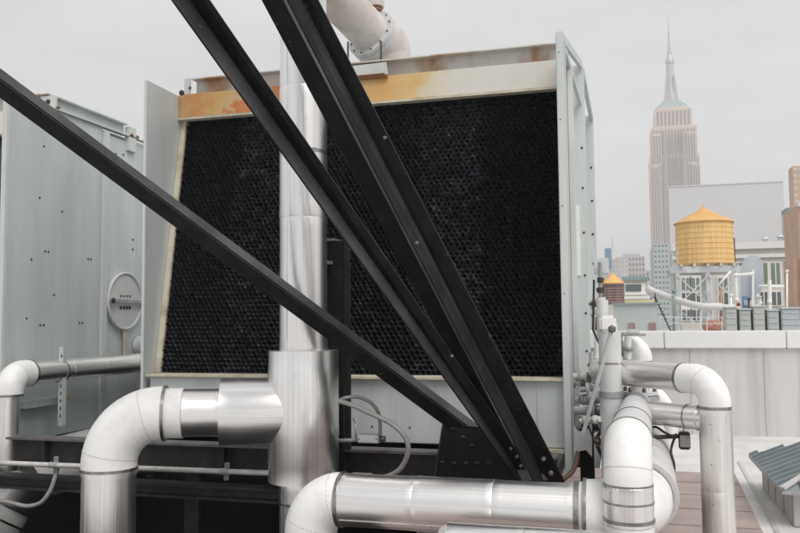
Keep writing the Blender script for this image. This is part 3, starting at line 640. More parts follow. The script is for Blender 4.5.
fit('small upright brass nipple beside the pale bracket', 0, [(597, 436, 6.3), (598, 446, 6.3)], .02, HOSE, unions=((.5, 1.5),), um=BOLT)
fit('small dark cable loop hanging between the bracket and the grey pipe', 0, [(588, 425, 6.35), (594, 440, 6.3), (601, 432, 6.3), (603, 418, 6.3)], .008, BOLTD, 'small_cable')
fit('little pale union stack standing behind the white elbow by the clamp', 0, [(628, 366, 6.9), (628, 336, 6.9)], .03, GREYP, unions=((.2, 1.4), (.6, 1.5)), um=BOXG)
# diagonal rod
t = thing('stay_rod', 'thin grey rod slanting down in front of the grey pipe beside the tower', 'rod', P(583, 430, 6.1)); psweep('rod', t, GREYP, [P(612, 329, 5.95), P(583, 434, 6.2)], .015, 12); bolt(t, P(612, 329, 5.95), (0, -1, 0), .03, .03)
# stubs on the end wall
for i, (px, py, r_) in enumerate(((583, 377, .05), (591, 411, .06), (577, 383, .035))):
    q = P(px, py, 6.72)
    t = thing('valve_stub', ['small grey valve stub beside the rod at the tower corner, upper one', 'larger grey valve stub lower down beside the grey pipe', 'little grey stub tucked against the tower corner post'][i], 'valve', q, 'valve stubs on the tower corner')
    a_ = Vector((X + .0, q.y, q.z)); psweep('body', t, GREYP, [a_, q, q + Vector((.03, 0, 0))], [r_ * .6, r_ * .6, r_], 20); psweep('nut', t, BOLT, [q + Vector((.03, 0, 0)), q + Vector((.07, 0, 0))], r_ * .8, 6)
    psweep('collar', t, BOXG, [q + Vector((-.03, 0, 0)), q + Vector((-.01, 0, 0))], r_ * 1.1, 20)
q = P(584, 444, 6.45); t = thing('support_bracket', 'pale grey notched bracket at the foot of the tower corner', 'bracket', q)
pplate('plate', t, GREYP, [P(574, 426, 6.42), P(578, 432, 6.42), P(586, 431, 6.42), P(592, 424, 6.42), P(592, 457, 6.42), P(586, 450, 6.42), P(580, 451, 6.42), P(574, 456, 6.42)], (0, .03, 0))
t = thing('drain_hose', 'brown curved hose hanging under the tower corner', 'hose', P(560, 480, 6.4)); psweep('tube', t, HOSE, smooth_path([P(577, 448, 6.45), P(577, 460, 6.4), P(572, 472, 6.35), P(563, 480, 6.3), P(556, 490, 6.3)]), .018, 12)
t = thing('drain_hose', 'dark drooping cable below the valve stubs by the corner', 'hose', P(600, 450, 6.4)); psweep('tube', t, BOLTD, smooth_path([P(598, 416, 6.5), P(602, 428, 6.45), P(596, 440, 6.4), P(600, 452, 6.4), P(606, 462, 6.4)]), .014, 10)
t = thing('steel_post', 'black steel leg under the tower corner behind the long low pipe', 'post', P(588, 480, 6.7)); q = P(588, 460, 6.7)
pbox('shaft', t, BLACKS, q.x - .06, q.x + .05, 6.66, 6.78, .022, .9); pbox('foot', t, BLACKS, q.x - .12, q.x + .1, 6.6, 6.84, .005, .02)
# valve actuator and cables
q = P(684, 439, 6.0); t = thing('valve_actuator', 'small dark actuator box with rod and black cables beside the grey wrapped pipe', 'actuator', q)
pbox('body', t, BOLTD, q.x - .035, q.x + .04, 5.97, 6.05, q.z - .07, q.z + .05, bev=.008); pbox('cover', t, BOXG, q.x - .03, q.x + .035, 5.955, 5.969, q.z - .05, q.z + .03, bev=.003)
psweep('rod', t, BOLTD, [P(641, 438, 5.9), P(680, 436, 5.98)], .015, 10); psweep('stem', t, GREYP, [P(684, 425, 6.0), P(684, 434, 6.0)], .01, 10)
psweep('cable', t, BOLTD, smooth_path([P(648, 428, 6.1), P(656, 427, 6.0), P(664, 432, 5.95), P(676, 438, 5.95)]), .009, 8)
psweep('cable', t, BOLTD, smooth_path([P(676, 434, 6.0), P(671, 450, 5.9), P(674, 464, 5.85), P(674, 476, 5.85)]), .009, 8)
psweep('cable', t, BOLTD, smooth_path([P(647, 442, 5.9), P(652, 430, 6.05), P(650, 424, 6.1)]), .008, 8)

# 7. overhead pipe into the tower top
fa = P(371, 34, 7.6); fb = P(306, -34, 6.75); fd = (fb - fa).normalized()
t = thing('overhead_pipe', 'pale fibreglass pipe with bolted flange entering the top of the tower', 'pipe', P(385, 70, 7.7))
psweep('tube', t, BEIGEP, line(fa, fa + (fb - fa) * 2.2, 6), .205, 40); q = fa + fd * .42; band(t, q, fd, .2075, .01, BEIGEP)
psweep('flange', t, GREYP, [fa - fd * .03, fa + fd * .012], .272, 40); psweep('flange', t, GREYP, [fa - fd * .075, fa - fd * .035], .272, 40)
s_ = fd.orthogonal().normalized()
for a in range(12):
    v_ = Matrix.Rotation(a * math.pi / 6, 3, fd) @ s_; bolt(t, fa + v_ * .24 + fd * .012, fd, .010, .014)
pc = fa - fd * .235; pts, pp, qq = arc3(fa, pc, pc + Vector((-.05, .3, -1)), .10, 14)
psweep('elbow', t, BEIGEP, [fa - fd * .07] + pts + [qq + Vector((.0, .09, -.35))], .268, 40)
nz_ = fa + Vector((.02, .1, .31)); psweep('vent_cap', t, BEIGEP, [nz_, nz_ + Vector((0, 0, .06)), nz_ + Vector((0, 0, .062)), nz_ + Vector((0, 0, .12))], [.09, .09, .06, .055], 20); psweep('vent_band', t, COPPER, [nz_ + Vector((0, 0, -.04)), nz_ + Vector((0, 0, -.002))], .07, 16)
for px in (348, 381): psweep('hanger_rod', t, BOLTD, [P(px, 42, 7.2), P(px, 76, 7.12)], .010, 8)
pplate('saddle_plate', t, COPPER, [P(352, 76, 7.0), P(384, 73, 7.0), P(387, 77, 7.02), P(351, 80, 7.02)], (0, .1, .01))
pplate('saddle_web', t, GALVW, [P(352, 66, 7.04), P(386, 62, 7.04), P(388, 74, 7.04), P(352, 78, 7.04)], (0, .012, 0))

# 8. left pipe with white elbow beside second tower
XP = -5.56
def onX(px, py, x=XP):
    d = M @ Vector(((px - 400) / F, -(py - 266.5) / F, -1)); return Vector((0, 0, CZ)) + d * (x / d.x)
a_ = onX(28, 373); b_ = onX(144, 365); b_.z = a_.z
t = thing('insulated_pipe', 'silver pipe with white elbow at the left edge running back beside the second tower', 'pipe', (XP, a_.y, 0))
cc = Vector((XP, 6.32, a_.z)); e, p1, p2 = elbow(t, b_, cc, cc + Vector((0, 0, -1)), .17, .128, WHITE, .08, .02)
jacket('jacket', t, ALU2, p1, Vector((XP, 9.4, a_.z)), .112, .62); jacket('jacket', t, ALU2, p2, (XP, cc.y, P(5, 470, cc.y).z), .098, .6)
psweep('support_ring', t, BAND, [onX(60, 371) - Vector((0, .012, 0)), onX(60, 371) + Vector((0, .012, 0))], .12, 30)
q = onX(62, 400, -5.50); t = thing('strut_post', 'perforated galvanized strut holding the silver pipe beside the second tower', 'strut', (q.x, q.y, .5))
zt_ = onX(62, 347, -5.45).z; pbox('channel', t, GALV2, q.x - .027, q.x + .027, q.y - .03, q.y + .03, .66, zt_, bev=.003)
bm = BM(); z = .75
while z < zt_ - .05: box(bm, q.x + .004, q.x + .016, q.y - .034, q.y - .031, z, z + .03); z += .075
obj('slots', bm, BOLTD, t)
q = P(135, 347, 8.3); t = thing('flanged_stub', 'short grey flanged pipe stub on the second tower below the round hatch', 'pipe', q)
psweep('tube', t, GREYP, [Vector((X2, 8.75, q.z)), Vector((X2 + .35, 8.75, q.z))], .12, 28); psweep('flange', t, BAND, [Vector((X2 + .30, 8.75, q.z)), Vector((X2 + .33, 8.75, q.z))], .15, 28)
psweep('branch', t, GREYP, [Vector((X2 + .2, 8.55, q.z - .42)), Vector((X2 + .2, 9.3, q.z - .42))], .11, 24)

# 9. big pipe passing under the beams at lower left
d_ = P(-13, 520, 6.75); k0 = P(19, 470, 7.0); k1 = k0 + Vector((.25, 1.6, .0)); m0 = d_.lerp(k0, .36); m1 = d_.lerp(k0, .97)
t = thing('large_pipe', 'large white and silver pipe slanting down under the beams at the lower left corner', 'pipe', d_)
psweep('elbow', t, WHITE, [m1] + arc3(m0, k0, k1, .18, 10)[0][4:] + [k1], .33, 40); jacket('jacket', t, ALU, m0, m1, .345, .5)
psweep('cover', t, WHITE, [m0, d_.lerp(m0, .5), d_, d_ + (d_ - m0) * .8], .335, 48); dq = (d_ - m0).normalized(); band(t, m0, dq, .35, .02); band(t, m0.lerp(d_, .7), dq, .339, .02)
psweep('drop', t, WHITE, [d_ + (d_ - m0) * .8, d_ + (d_ - m0) * .8 + Vector((0, 0, -.35))], .33, 36)

# ================================================================= CONDUITS
def conduit(label, pts, r=.016, m=COND, smooth=True, name='conduit', ribs=False):
    w = [P(*q) for q in pts]; pa = smooth_path(w) if smooth else w
    t = thing(name, label, 'conduit', w[-1]); psweep('tube', t, m, pa, r, 12)
    return t, w
t, w = conduit('long thin pale conduit running level in front of the beams to the junction box', [(-20, 462, 5.9), (40, 464.5, 5.9), (270, 473, 5.9), (351, 477, 5.9)], .022, CONDW, False)
for px, py in ((54, 465), (225, 471.5)):
    q = P(px, py, 5.9); pbar('clamp', t, BOXG, q + Vector((0, .02, -.07)), q + Vector((.02, .0, .07)), .035, .02)
    psweep('coupling', t, BOXG, [q - Vector((.04, 0, 0)), q + Vector((.04, 0, 0))], .027, 12)
t, w = conduit('grey flexible conduit drooping in a loop below the beams at lower left', [(-8, 500, 5.95), (8, 502, 5.9), (26, 506, 5.88), (40, 503, 5.88), (49, 493, 5.9), (54, 481, 5.92), (58, 466, 5.95)], .019)
t, w = conduit('grey flexible conduit bulging from the sleeve round to the lower junction box', [(339, 401, 5.72), (352, 405, 5.7), (372, 414, 5.7), (392, 424, 5.7), (405, 437, 5.7), (408, 452, 5.72), (400, 469, 5.76), (385, 477, 5.8), (371, 478, 5.84)], .019)
t, w = conduit('small grey conduit arching from the sleeve down to the upper junction box', [(340, 400, 5.74), (347, 397.5, 5.75), (358, 397, 5.8), (370, 402, 5.85), (378, 412, 5.9), (380, 424, 5.95), (380, 435, 5.98)], .014)
def jbox(label, px0, py0, px1, py1, Y, lid=True):
    a = P(px0, py1, Y); b = P(px1, py0, Y); t = thing('junction_box', label, 'electrical box', a.lerp(b, .5), 'junction boxes by the sleeve')
    pbox('body', t, BOXG, a.x, b.x, Y, Y + .07, a.z, b.z, bev=.008); pbox('lid', t, GREYP, a.x + .008, b.x - .008, Y - .008, Y - .001, a.z + .008, b.z - .008, bev=.003)
    pb = psweep('connector', t, BOLT, [Vector((b.x, Y + .03, (a.z + b.z) / 2)), Vector((b.x + .04, Y + .03, (a.z + b.z) / 2))], .024, 8)
    for x in (a.x + .02, b.x - .02): bolt(t, (x, Y - .008, (a.z + b.z) / 2), (0, -1, 0), .006, .004)
    return t
jbox('flat grey junction box lying on the long low pipe', 350, 474.5, 371, 481.5, 5.84)
tj = jbox('grey junction box on the beam where the small arching conduit ends', 357, 434.5, 379, 443, 5.97)
psweep('pipe', tj, COND, [P(325, 441, 6.0), P(357, 440, 6.0)], .016, 10)
t = thing('sensor_stem', 'thin pale sensor stem standing above the upper junction box', 'sensor', P(356, 436, 6.2)); psweep('stem', t, CONDW, [P(356, 440, 6.2), P(355.5, 421, 6.2)], .008, 8); psweep('head', t, CONDW, [P(355.5, 421, 6.2), P(355.5, 418, 6.2)], .02, 12)

# ================================================================= SKYLIGHT CURB
t = thing('roof_hatch', 'low curb box with a grey standing seam hipped roof at the right edge', 'roof hatch', (2, 7.1, 0))
c0 = PZ(766, 489); c1 = PZ(790, 527); hx = (c0.x + c1.x) / 2; y_a, y_b = c1.y, c0.y
pbox('curb', t, CURB, hx, hx + 2.0, y_a, y_b, .005, .27, bev=.004)
for k in range(4): pbox('panel_joint', t, BOXG, hx - .006, hx - .001, y_a + (k + .0) * (y_b - y_a) / 4 + .02, y_a + k * (y_b - y_a) / 4 + .035, .03, .26)
ex0, ex1, ey0, ey1 = hx - .10, hx + 2.1, y_a - .12, y_b + .12; rz = .28; rx = (ex0 + ex1) / 2; top = .78; ry0, ry1 = ey0 + .95, ey1 - .85
pbox('eave', t, BOXG, ex0, ex1, ey0, ey1, rz, rz + .035)
bm = BM(); e_ = [bm.verts.new(v) for v in ((ex0, ey0, rz + .036), (ex1, ey0, rz + .036), (ex1, ey1, rz + .036), (ex0, ey1, rz + .036), (rx, ry0, top), (rx, ry1, top))]
for f in ((0, 1, 4), (1, 2, 5, 4), (2, 3, 5), (3, 0, 4, 5), (3, 2, 1, 0)): bm.faces.new([e_[i] for i in f])
obj('roof', bm, SLATE, t)
ks = 11
for k in range(ks):
    y = ey0 + .06 + (ey1 - ey0 - .12) * k / (ks - 1)
    fr_ = min(1, (y - ey0) / (ry0 - ey0), (ey1 - y) / (ey1 - ry1)); xx = ex0 + (rx - ex0) * fr_; zz = rz + .036 + (top - rz - .036) * fr_
    pbar('seam', t, SLATE, (ex0, y, rz + .045), (xx, y, zz + .012), .014, .024)
for k in range(8):
    x = ex0 + .15 + k * .26; fr_ = min(1, (x - ex0) / (rx - ex0), (ex1 - x) / (ex1 - rx)); pbar('seam', t, SLATE, (x, ey0, rz + .045), (x, ey0 + (ry0 - ey0) * fr_, rz + .046 + (top - rz - .036) * fr_), .014, .024)
pbar('hip_cap', t, CURB, (ex0, ey0, rz + .05), (rx, ry0, top + .015), .05, .02)

# ================================================================= CITY BEYOND
GZ = -45
def XY(px, Y): return P(px, 300, Y).x
def bld(name, label, cat, px0, px1, pytop, Y, depth, m, wins=None, grp=None, pybot=None, wm=GLASS, frame=None):
    x0, x1 = XY(px0, Y), XY(px1, Y); zt = P((px0 + px1) / 2, pytop, Y).z; zb = GZ if pybot is None else P((px0 + px1) / 2, pybot, Y).z
    t = thing(name, label, cat, ((x0 + x1) / 2, Y + depth / 2, zb), grp)
    pbox('wall', t, m, x0, x1, Y, Y + depth, zb, zt)
    if wins:
        nx, ny, fw, fh, zlow = wins; H = zt - zlow; cw = (x1 - x0) / nx; ch = H / ny
        for j in range(ny):
            for i in range(nx):
                cx_ = x0 + cw * (i + .5); cz_ = zlow + ch * (j + .5)
                f = pbox('window', t, wm, cx_ - cw * fw / 2, cx_ + cw * fw / 2, Y - .04, Y + .05, cz_ - ch * fh / 2, cz_ + ch * fh / 2)
    return t, x0, x1, zt
# --- skyscraper with spire
ey = 1200; k_ = 1.42
def ex_(px): return XY(px, ey)
def ez(py): return P(677, py, ey).z
sk = thing('skyscraper', 'tall stepped limestone skyscraper with a needle spire', 'skyscraper', (ex_(677), ey + 25, GZ))
xc = ex_(679.2)
def slab(w, y0, y1, zb, zt, nm='wall'): pbox(nm, sk, LIME, xc - w / 2, xc + w / 2, ey + y0, ey + y1, zb, zt)
W1, W2, W3 = 68, 63, 52
slab(W1, 0, 60, GZ, ez(155)); slab(W2, 2, 56, ez(155), ez(126)); slab(W3, 5, 50, ez(126), ez(108))
slab(44, 8, 46, ez(108), ez(105), 'parapet')
def strips(w, yf, zb, zt, n, dark=.5, skip=None):
    cw = w / n
    for i in range(n):
        if skip and skip(i): continue
        x = xc - w / 2 + cw * (i + .5); b_ = BM()
        box(b_, x - cw * dark / 2, x + cw * dark / 2, ey + yf - .5, ey + yf - .05, zb + 1, zt - 1)
        obj('window_strip', b_, STRIP, sk)
strips(W1 * .96, 0, 0, ez(157), 15); strips(W2 * .95, 2, ez(154), ez(128), 14); strips(W3 * .92, 5, ez(125), ez(109), 9, .5)
for i in (-1.5, -.5, .5, 1.5):                                   # central recessed bays, dark strips
    pbox('central_strip', sk, STRIP, xc + i * 5.0 - 1.1, xc + i * 5.0 + 1.1, ey - .9, ey - .55, ez(300), ez(135))
for i in (-2.4, 2.4):
    for q_ in (-.9, .9): pbox('window_strip', sk, STRIP, xc + i * 5.4 + q_ - .45, xc + i * 5.4 + q_ + .45, ey - 3.4, ey - 3.05, 0, ez(130))
    pbox('pier', sk, LIME, xc + i * 5.4 - 2, xc + i * 5.4 + 2, ey - 3, ey - .6, GZ, ez(128))
for sx_ in (-1, 1):
    for w_, x_, yf_, za_, zb_2 in ((11, xc + sx_ * (W1 / 2 - 6), -4, 0, ez(167)), (12, xc + sx_ * (W2 / 2 - 8), -1.5, ez(163), ez(135))):
        for q_ in (-1, 0, 1): pbox('window_strip', sk, STRIP, x_ + q_ * w_ * .3 - 1.0, x_ + q_ * w_ * .3 + 1.0, ey + yf_ - .5, ey + yf_ - .05, za_, zb_2)
    pbox('corner_block', sk, LIME, xc + sx_ * (W1 / 2 - 6) - 5.5, xc + sx_ * (W1 / 2 - 6) + 5.5, ey - 4, ey - .1, GZ, ez(165)); pbox('setback_block', sk, LIME, xc + sx_ * (W2 / 2 - 8) - 6, xc + sx_ * (W2 / 2 - 8) + 6, ey - 1.5, ey + 1.9, ez(165), ez(133))
for (wa, wb, p0, p1_) in ((44, 40, 105, 102.5), (38, 32, 102.5, 100), (30, 23, 100, 96.5)):
    a0z, a1z = ez(p0), ez(p1_); bm = BM(); cy = ey + 27
    lo = [bm.verts.new((xc - 1 + sx2 * wa / 2, cy + sy2 * wa * .4, a0z)) for sx2, sy2 in ((-1, -1), (1, -1), (1, 1), (-1, 1))]; hi = [bm.verts.new((xc - 1 + sx2 * wb / 2, cy + sy2 * wb * .4, a1z)) for sx2, sy2 in ((-1, -1), (1, -1), (1, 1), (-1, 1))]
    bm.faces.new(hi)
    for i in range(4): bm.faces.new((lo[i], lo[(i + 1) % 4], hi[(i + 1) % 4], hi[i]))
    obj('green_roof', bm, TEAL, sk)
sp = Vector((xc - 1.0, ey + 27, 0))
def zz(py): return CZ + (ez(py) - CZ) * (ey + 27) / ey
psweep('mast', sk, SPIRE, [(sp.x, sp.y, ez(100)), (sp.x, sp.y, zz(97)), (sp.x, sp.y, zz(90)), (sp.x, sp.y, zz(72)), (sp.x, sp.y, zz(63)), (sp.x, sp.y, zz(62.9)), (sp.x, sp.y, zz(60)), (sp.x, sp.y, zz(56)), (sp.x, sp.y, zz(52))], [9.8, 9.5, 7.2, 5.6, 5.2, 6.4, 6.2, 4.2, 2.4], 16)
for sx_ in (-1, 1):
    pplate('mast_wing', sk, SPIRE, [Vector((sp.x + sx_ * 5, sp.y - 8, ez(99.5))), Vector((sp.x + sx_ * 10.5, sp.y - 8, ez(99.5))), Vector((sp.x + sx_ * 6.3, sp.y - 8, zz(76))), Vector((sp.x + sx_ * 4, sp.y - 8, zz(76)))], (0, 6, 0))
psweep('antenna', sk, SPIRE, [(sp.x, sp.y, zz(53)), (sp.x, sp.y, zz(42)), (sp.x, sp.y, zz(41.9)), (sp.x, sp.y, zz(31)), (sp.x, sp.y, zz(30.9)), (sp.x, sp.y, zz(16))], [2.3, 1.9, 1.5, 1.2, .7, .35], 8)
psweep('antenna_ring', sk, SPIRE, [(sp.x, sp.y, zz(53.5)), (sp.x, sp.y, zz(52))], 3.6, 12)

# pale green tower in front of it, and others
bld('office_tower', 'pale grey green office tower behind the yellow water tank, left of it', 'building', 655, 681, 243, 260, 30, GREENB, (7, 14, .5, .35, 2), wm=GLASSG)
t, x0, x1, z1 = bld('blank_wall_building', 'building with a wide blank lilac grey wall behind the yellow water tank', 'building', 672, 788, 184.5, 190, 5, BLANK)
pbox('roof_edge', t, BLANK, x0 - .1, x1, 189.9, 190, z1, z1 + .3)
bld('apartment_tower', 'far red and white banded tower at the right edge', 'building', 798, 830, 165, 330, 8, BRICK, (6, 22, .7, .4, 5), wm=CREAMB)
t, x0, x1, z1 = bld('green_roof_house', 'little green topped building beyond the orange brick one', 'building', 790, 812, 212, 170, 5, CREAMB); pbox('roof', t, TEAL, x0, x1, 169.6, 175, z1, z1 + .9)
# far skyline at left
bld('office_block', 'cream office block with rows of windows, above the small brown water tank', 'building', 601, 629, 259, 520, 50, CREAMB, (9, 5, .55, .5, P(615, 284, 520).z), wm=GREYB)
t, x0, x1, z1 = bld('office_block', 'plain grey block rising behind the cream office block', 'building', 616, 646, 256.5, 560, 50, GREYB, (9, 8, .4, .4, P(630, 300, 560).z), wm=STRIP); pbox('penthouse', t, GREYB, x0 + 5, x1 - 3, 562, 590, z1, z1 + 2)
t = thing('crane_mast', 'small blue building hoist on the skyline at the left of the far blocks', 'hoist', P(608, 260, 515)); q = P(608, 253, 515); pbox('mast', t, BLUE, q.x - 2, q.x + 2, 515, 517, q.z - 10, q.z + 3); pbar('jib', t, CREAMB, q + Vector((2.5, 0, -3)), q + Vector((3, 0, 10)), .7)
for i, (a, b, c, Y, mm) in enumerate(((590, 606, 268, 430, GREYB), (644, 656, 276, 700, CREAMB), (630, 660, 284, 380, GREYB), (560, 604, 262, 640, CREAMB), (640, 668, 270, 900, GREYB))):
    bld('distant_building', ['grey far building just right of the tower corner', 'pinkish far building between the grey block and the green tower', 'low grey building behind the dark windowed one', 'cream far building behind the grey fittings of the tower', 'farthest pale building on the skyline beside the skyscraper'][i], 'building', a, b, c, Y, 30, mm, (5, 6, .5, .5, P(a, 320, Y).z), wm=STRIP)

# --- cream facade with tall windows
Y = 100
t, x0, x1, z1 = bld('cream_building', 'cream building with tall windows and ledge behind the yellow water tank', 'building', 674, 794, 247, Y, 5, CREAMB)
pbox('cornice', t, COPING, x0, x1, Y - .5, Y, z1 - .3, z1 + .5); pbox('ledge', t, COPING, x0, x1, Y - .35, Y, P(750, 258, Y).z, P(750, 254.5, Y).z)
def win(px0, px1, py0, py1, m=GLASSG):
    a, b = XY(px0, Y), XY(px1, Y); lo_, hi_ = P((px0 + px1) / 2, py1, Y).z, P((px0 + px1) / 2, py0, Y).z
    f = pbox('window', t, COPING, a - .18, b + .18, Y - .10, Y - .001, lo_ - .15, hi_ + .15); g = pbox('pane', f, m, a, b, Y - .13, Y - .105, lo_, hi_)
    pbox('mullion', f, COPING, (a + b) / 2 - .06, (a + b) / 2 + .06, Y - .18, Y - .135, lo_, hi_)
for a, b in ((682, 690), (692, 700), (704, 711), (719, 728)):
    win(a, b, 278, 290); win(a, b, 293, 305, GLASS); win(a, b, 310, 320, GLASS)
for a, b in ((733, 745), (759, 768.5), (772, 781)):
    win(a, b, 263, 284); win(a, b, 292, 305, GLASS)
for i, (px, h) in enumerate(((765.5, 7), (780.5, 9))):
    q = P(px, 247, Y + 3); v = thing('chimney_pot', ['short roof vent standing on the cream building', 'taller roof vent on the cream building nearer the brick one'][i], 'vent', q)
    psweep('pipe', v, TANKST, [q, q + Vector((0, 0, h * .13))], .28, 12); psweep('cap', v, TANKST, [q + Vector((0, 0, h * .13)), q + Vector((0, 0, h * .13 + .25))], [.5, .3], 12)
# orange brick building at right
t, x0, x1, z1 = bld('brick_building', 'orange brick building cut off by the right edge', 'building', 802, 860, 203, 75, 6.5, BRICK)
pbox('cornice', t, CREAMB, x0 - .05, x1, 74.8, 75, z1 - .2, z1 + .25); pbox('pier', t, BRICK, x0 + .35, x0 + .7, 74.7, 75, GZ, z1 - .25)
for py in (225, 255, 285):
    a, b = XY(808, 75), XY(816, 75); pbox('window', t, GLASS, a, b, 74.93, 75.02, P(798, py + 22, 75).z, P(798, py, 75).z)
pbox('annex', t, BRICK, x0 - .45, x0 - .002, 75.5, 80, GZ, P(790, 258, 75).z)

# --- yellow water tank
def water_tank(label, px, Y, rpx, py_eave, py_bot, py_apex, mw, mr, grp, rc=1.07):
    c = P(px, py_bot, Y); dep = (M.inverted() @ (c - Vector((0, 0, CZ)))).z * -1; r = rpx * dep / F
    ze, za = P(px, py_eave, Y).z, P(px, py_apex, Y).z
    t = thing('water_tank', label, 'water tank', c, grp)
    n = 36; bm = BM(); uvs = None; path = [Vector((c.x, Y, c.z + (ze - c.z) * i / 8)) for i in range(9)]
    sweep(bm, path, [r * (1 + .02 * (1 - i / 8)) for i in range(9)], n); 
    for f in bm.faces: f.smooth = False
    obj('staves', bm, mw, t)
    for i in range(1, 9): band(t, path[i] - Vector((0, 0, .16 if i == 8 else .08)), (0, 0, 1), r * (1.012 + .02 * (1 - i / 8)), .035, WOODO if mw is WOODY else BOLTD, 'hoop')
    psweep('roof', t, mr, [Vector((c.x, Y, ze - .05)), Vector((c.x, Y, ze + .0)), Vector((c.x, Y, ze + (za - ze) * .9)), Vector((c.x, Y, za)), Vector((c.x, Y, za + .12 * r))], [r * rc, r * rc, r * .10, r * .04, .01], 24)
    return t, c, r
wt, c, r = water_tank('large yellow wooden water tank with conical roof on a steel stand', 705, 60, 27, 223, 264.5, 207, WOODY, WOODO, 'rooftop water tanks')
st = thing('tank_stand', 'pale steel braced stand carrying the large yellow water tank', 'stand', (c.x, 60, c.z - 5)); zt = c.z - .03; zb = P(705, 332, 60).z
for dx in (-1.7, -.85, 0, .85, 1.7): pbox('joist', st, TANKST, c.x + dx - .08, c.x + dx + .08, 60 - r, 60 + r, zt - .2, zt)
pbox('deck_beam', st, TANKST, c.x - 2.45, c.x + 2.45, 60 - 1.75, 60 - 1.5, zt - .62, zt - .205); pbox('deck_beam', st, TANKST, c.x - 2.45, c.x + 2.45, 61.5, 61.75, zt - .62, zt - .205)
for dx in (-1.95, 0, 1.95):
    for dy in (-1.62, 1.62): pbox('leg', st, TANKST, c.x + dx - .13, c.x + dx + .13, 60 + dy - .13, 60 + dy + .13, zb - 3, zt - .625)
hz_ = zt - .63
for (xa_, xb_) in ((-1.95, 0), (0, 1.95)):
    pbar('brace', st, TANKST, (c.x + xa_, 58.2, hz_ - .2), (c.x + xb_, 58.2, hz_ - 2.2), .09); pbar('brace', st, TANKST, (c.x + xa_, 58.25, hz_ - 2.2), (c.x + xb_, 58.25, hz_ - .2), .09)
    pbar('brace', st, TANKST, (c.x + xa_, 58.2, hz_ - 2.5), (c.x + xb_, 58.2, hz_ - 4.4), .08)
for dz in (2.3, 4.4): pbar('girt', st, COPING, (c.x - 1.95, 58.3, hz_ - dz), (c.x + 1.95, 58.3, hz_ - dz), .16, .22)
ls = P(683, 200, 60)
t = thing('tank_ladder', 'thin ladder and riser up the left side of the yellow tank', 'ladder', (c.x - r, 58, zb)); 
for dx in (0, .35): pbar('rail', t, TANKST, (c.x - r - .35 + dx, 58.6, zb), (c.x - r - .35 + dx, 58.6, c.z + 1.2), .05)
for k in range(16): pbar('rung', t, TANKST, (c.x - r - .33, 58.6, zb + .3 + k * .4), (c.x - r - .02, 58.6, zb + .3 + k * .4), .03)
q = P(734, 235, 60); t = thing('antenna_pole', 'thin pole standing right of the yellow tank', 'pole', (q.x, 60, zb)); psweep('pole', t, BOLTD, [(q.x, 60, zb), (q.x, 60, P(734, 238, 60).z)], .05, 8); psweep('collar', t, TANKST, [(q.x, 60, zt - .6), (q.x, 60, zt - .3)], .12, 10)
# small brown tank
wt2, c2, r2 = water_tank('small brown water tank with a yellow cone roof by the grey fittings', 613.5, 45, 10.5, 283, 304.5, 272.5, WOODB, WOODO, 'rooftop water tanks')
t = thing('tank_stand', 'dark stub stand under the small brown water tank', 'stand', (c2.x, 45, c2.z - 2))
for dx in (-.4, .4): pbox('leg', t, RUSTY, c2.x + dx - .07, c2.x + dx + .07, 44.6, 44.8, c2.z - 4, c2.z - .02)
# building with dark ribbon windows
t, x0, x1, z1 = bld('penthouse_building', 'low white rooftop penthouse with a dark ribbon window', 'building', 624, 648, 279.5, 50, 6, CREAMB)
f = pbox('window', t, COPING, XY(625, 50), XY(646, 50), 49.9, 49.99, P(636, 294.5, 50).z, P(636, 283, 50).z); pbox('pane', f, GLASS, XY(626, 50), XY(641.5, 50), 49.84, 49.89, P(634, 291.5, 50).z, P(634, 284.5, 50).z)
pbox('cornice', t, TEAL, x0 - .1, x1 + .1, 49.7, 50, z1 - .05, z1 + .15); pbox('ledge', t, COPING, x0, x1 + .1, 49.6, 50, P(636, 299, 50).z, P(636, 296.5, 50).z)
bld('yellow_shed', 'pale yellow low wall strip below the ribbon window penthouse', 'building', 622, 656, 299.5, 46, 3, mat('pale_yellow_wall', (.62, .58, .38), .8, 0, (.54, .5, .33), .5))
t, x0, x1, z1 = bld('machine_shed', 'grey green metal machine shed just beyond the parapet', 'building', 613, 657, 304.5, 36, 6, GRNBOX)
for a, b in ((628, 634), (648, 655)): pbox('vent', t, WOODB, XY(a, 36), XY(b, 36), 35.95, 35.99, P(640, 333, 36).z, P(640, 323, 36).z)
pbox('roof_edge', t, TEAL, x0 - .05, x1 + .05, 35.9, 36, z1, z1 + .07)
# long duct down to the right, stairs
t = thing('roof_duct', 'long pale duct sloping down right toward the tank stand', 'duct', P(672, 300, 48)); pa = [P(646, 287, 50), P(655, 292, 50), P(680, 301, 49), P(700, 306, 48), P(722, 306.5, 48)]
psweep('duct', t, GREYP, smooth_path(pa, 5), .20, 16)
for k in (1, 2, 3): psweep('support', t, TANKST, [pa[k], Vector((pa[k].x, pa[k].y, pa[k].z - 4))], .05, 8)
t = thing('fire_stair', 'thin dark steep ladder stair right of the machine shed', 'stair', P(668, 330, 44)); a_, b_ = P(655, 297, 44), P(673, 330, 44)
for dy in (0, .5): pbar('rail', t, BOLTD, a_ + Vector((0, dy, 0)), b_ + Vector((0, dy, -.3)), .05)
for k in range(10): q = a_.lerp(b_, k / 9); pbar('tread', t, BOLTD, q, q + Vector((0, .5, 0)), .12, .03)
pbar('handrail', t, BOLTD, a_ + Vector((0, 0, -2.4)), a_ + Vector((0, 0, .2)), .05)
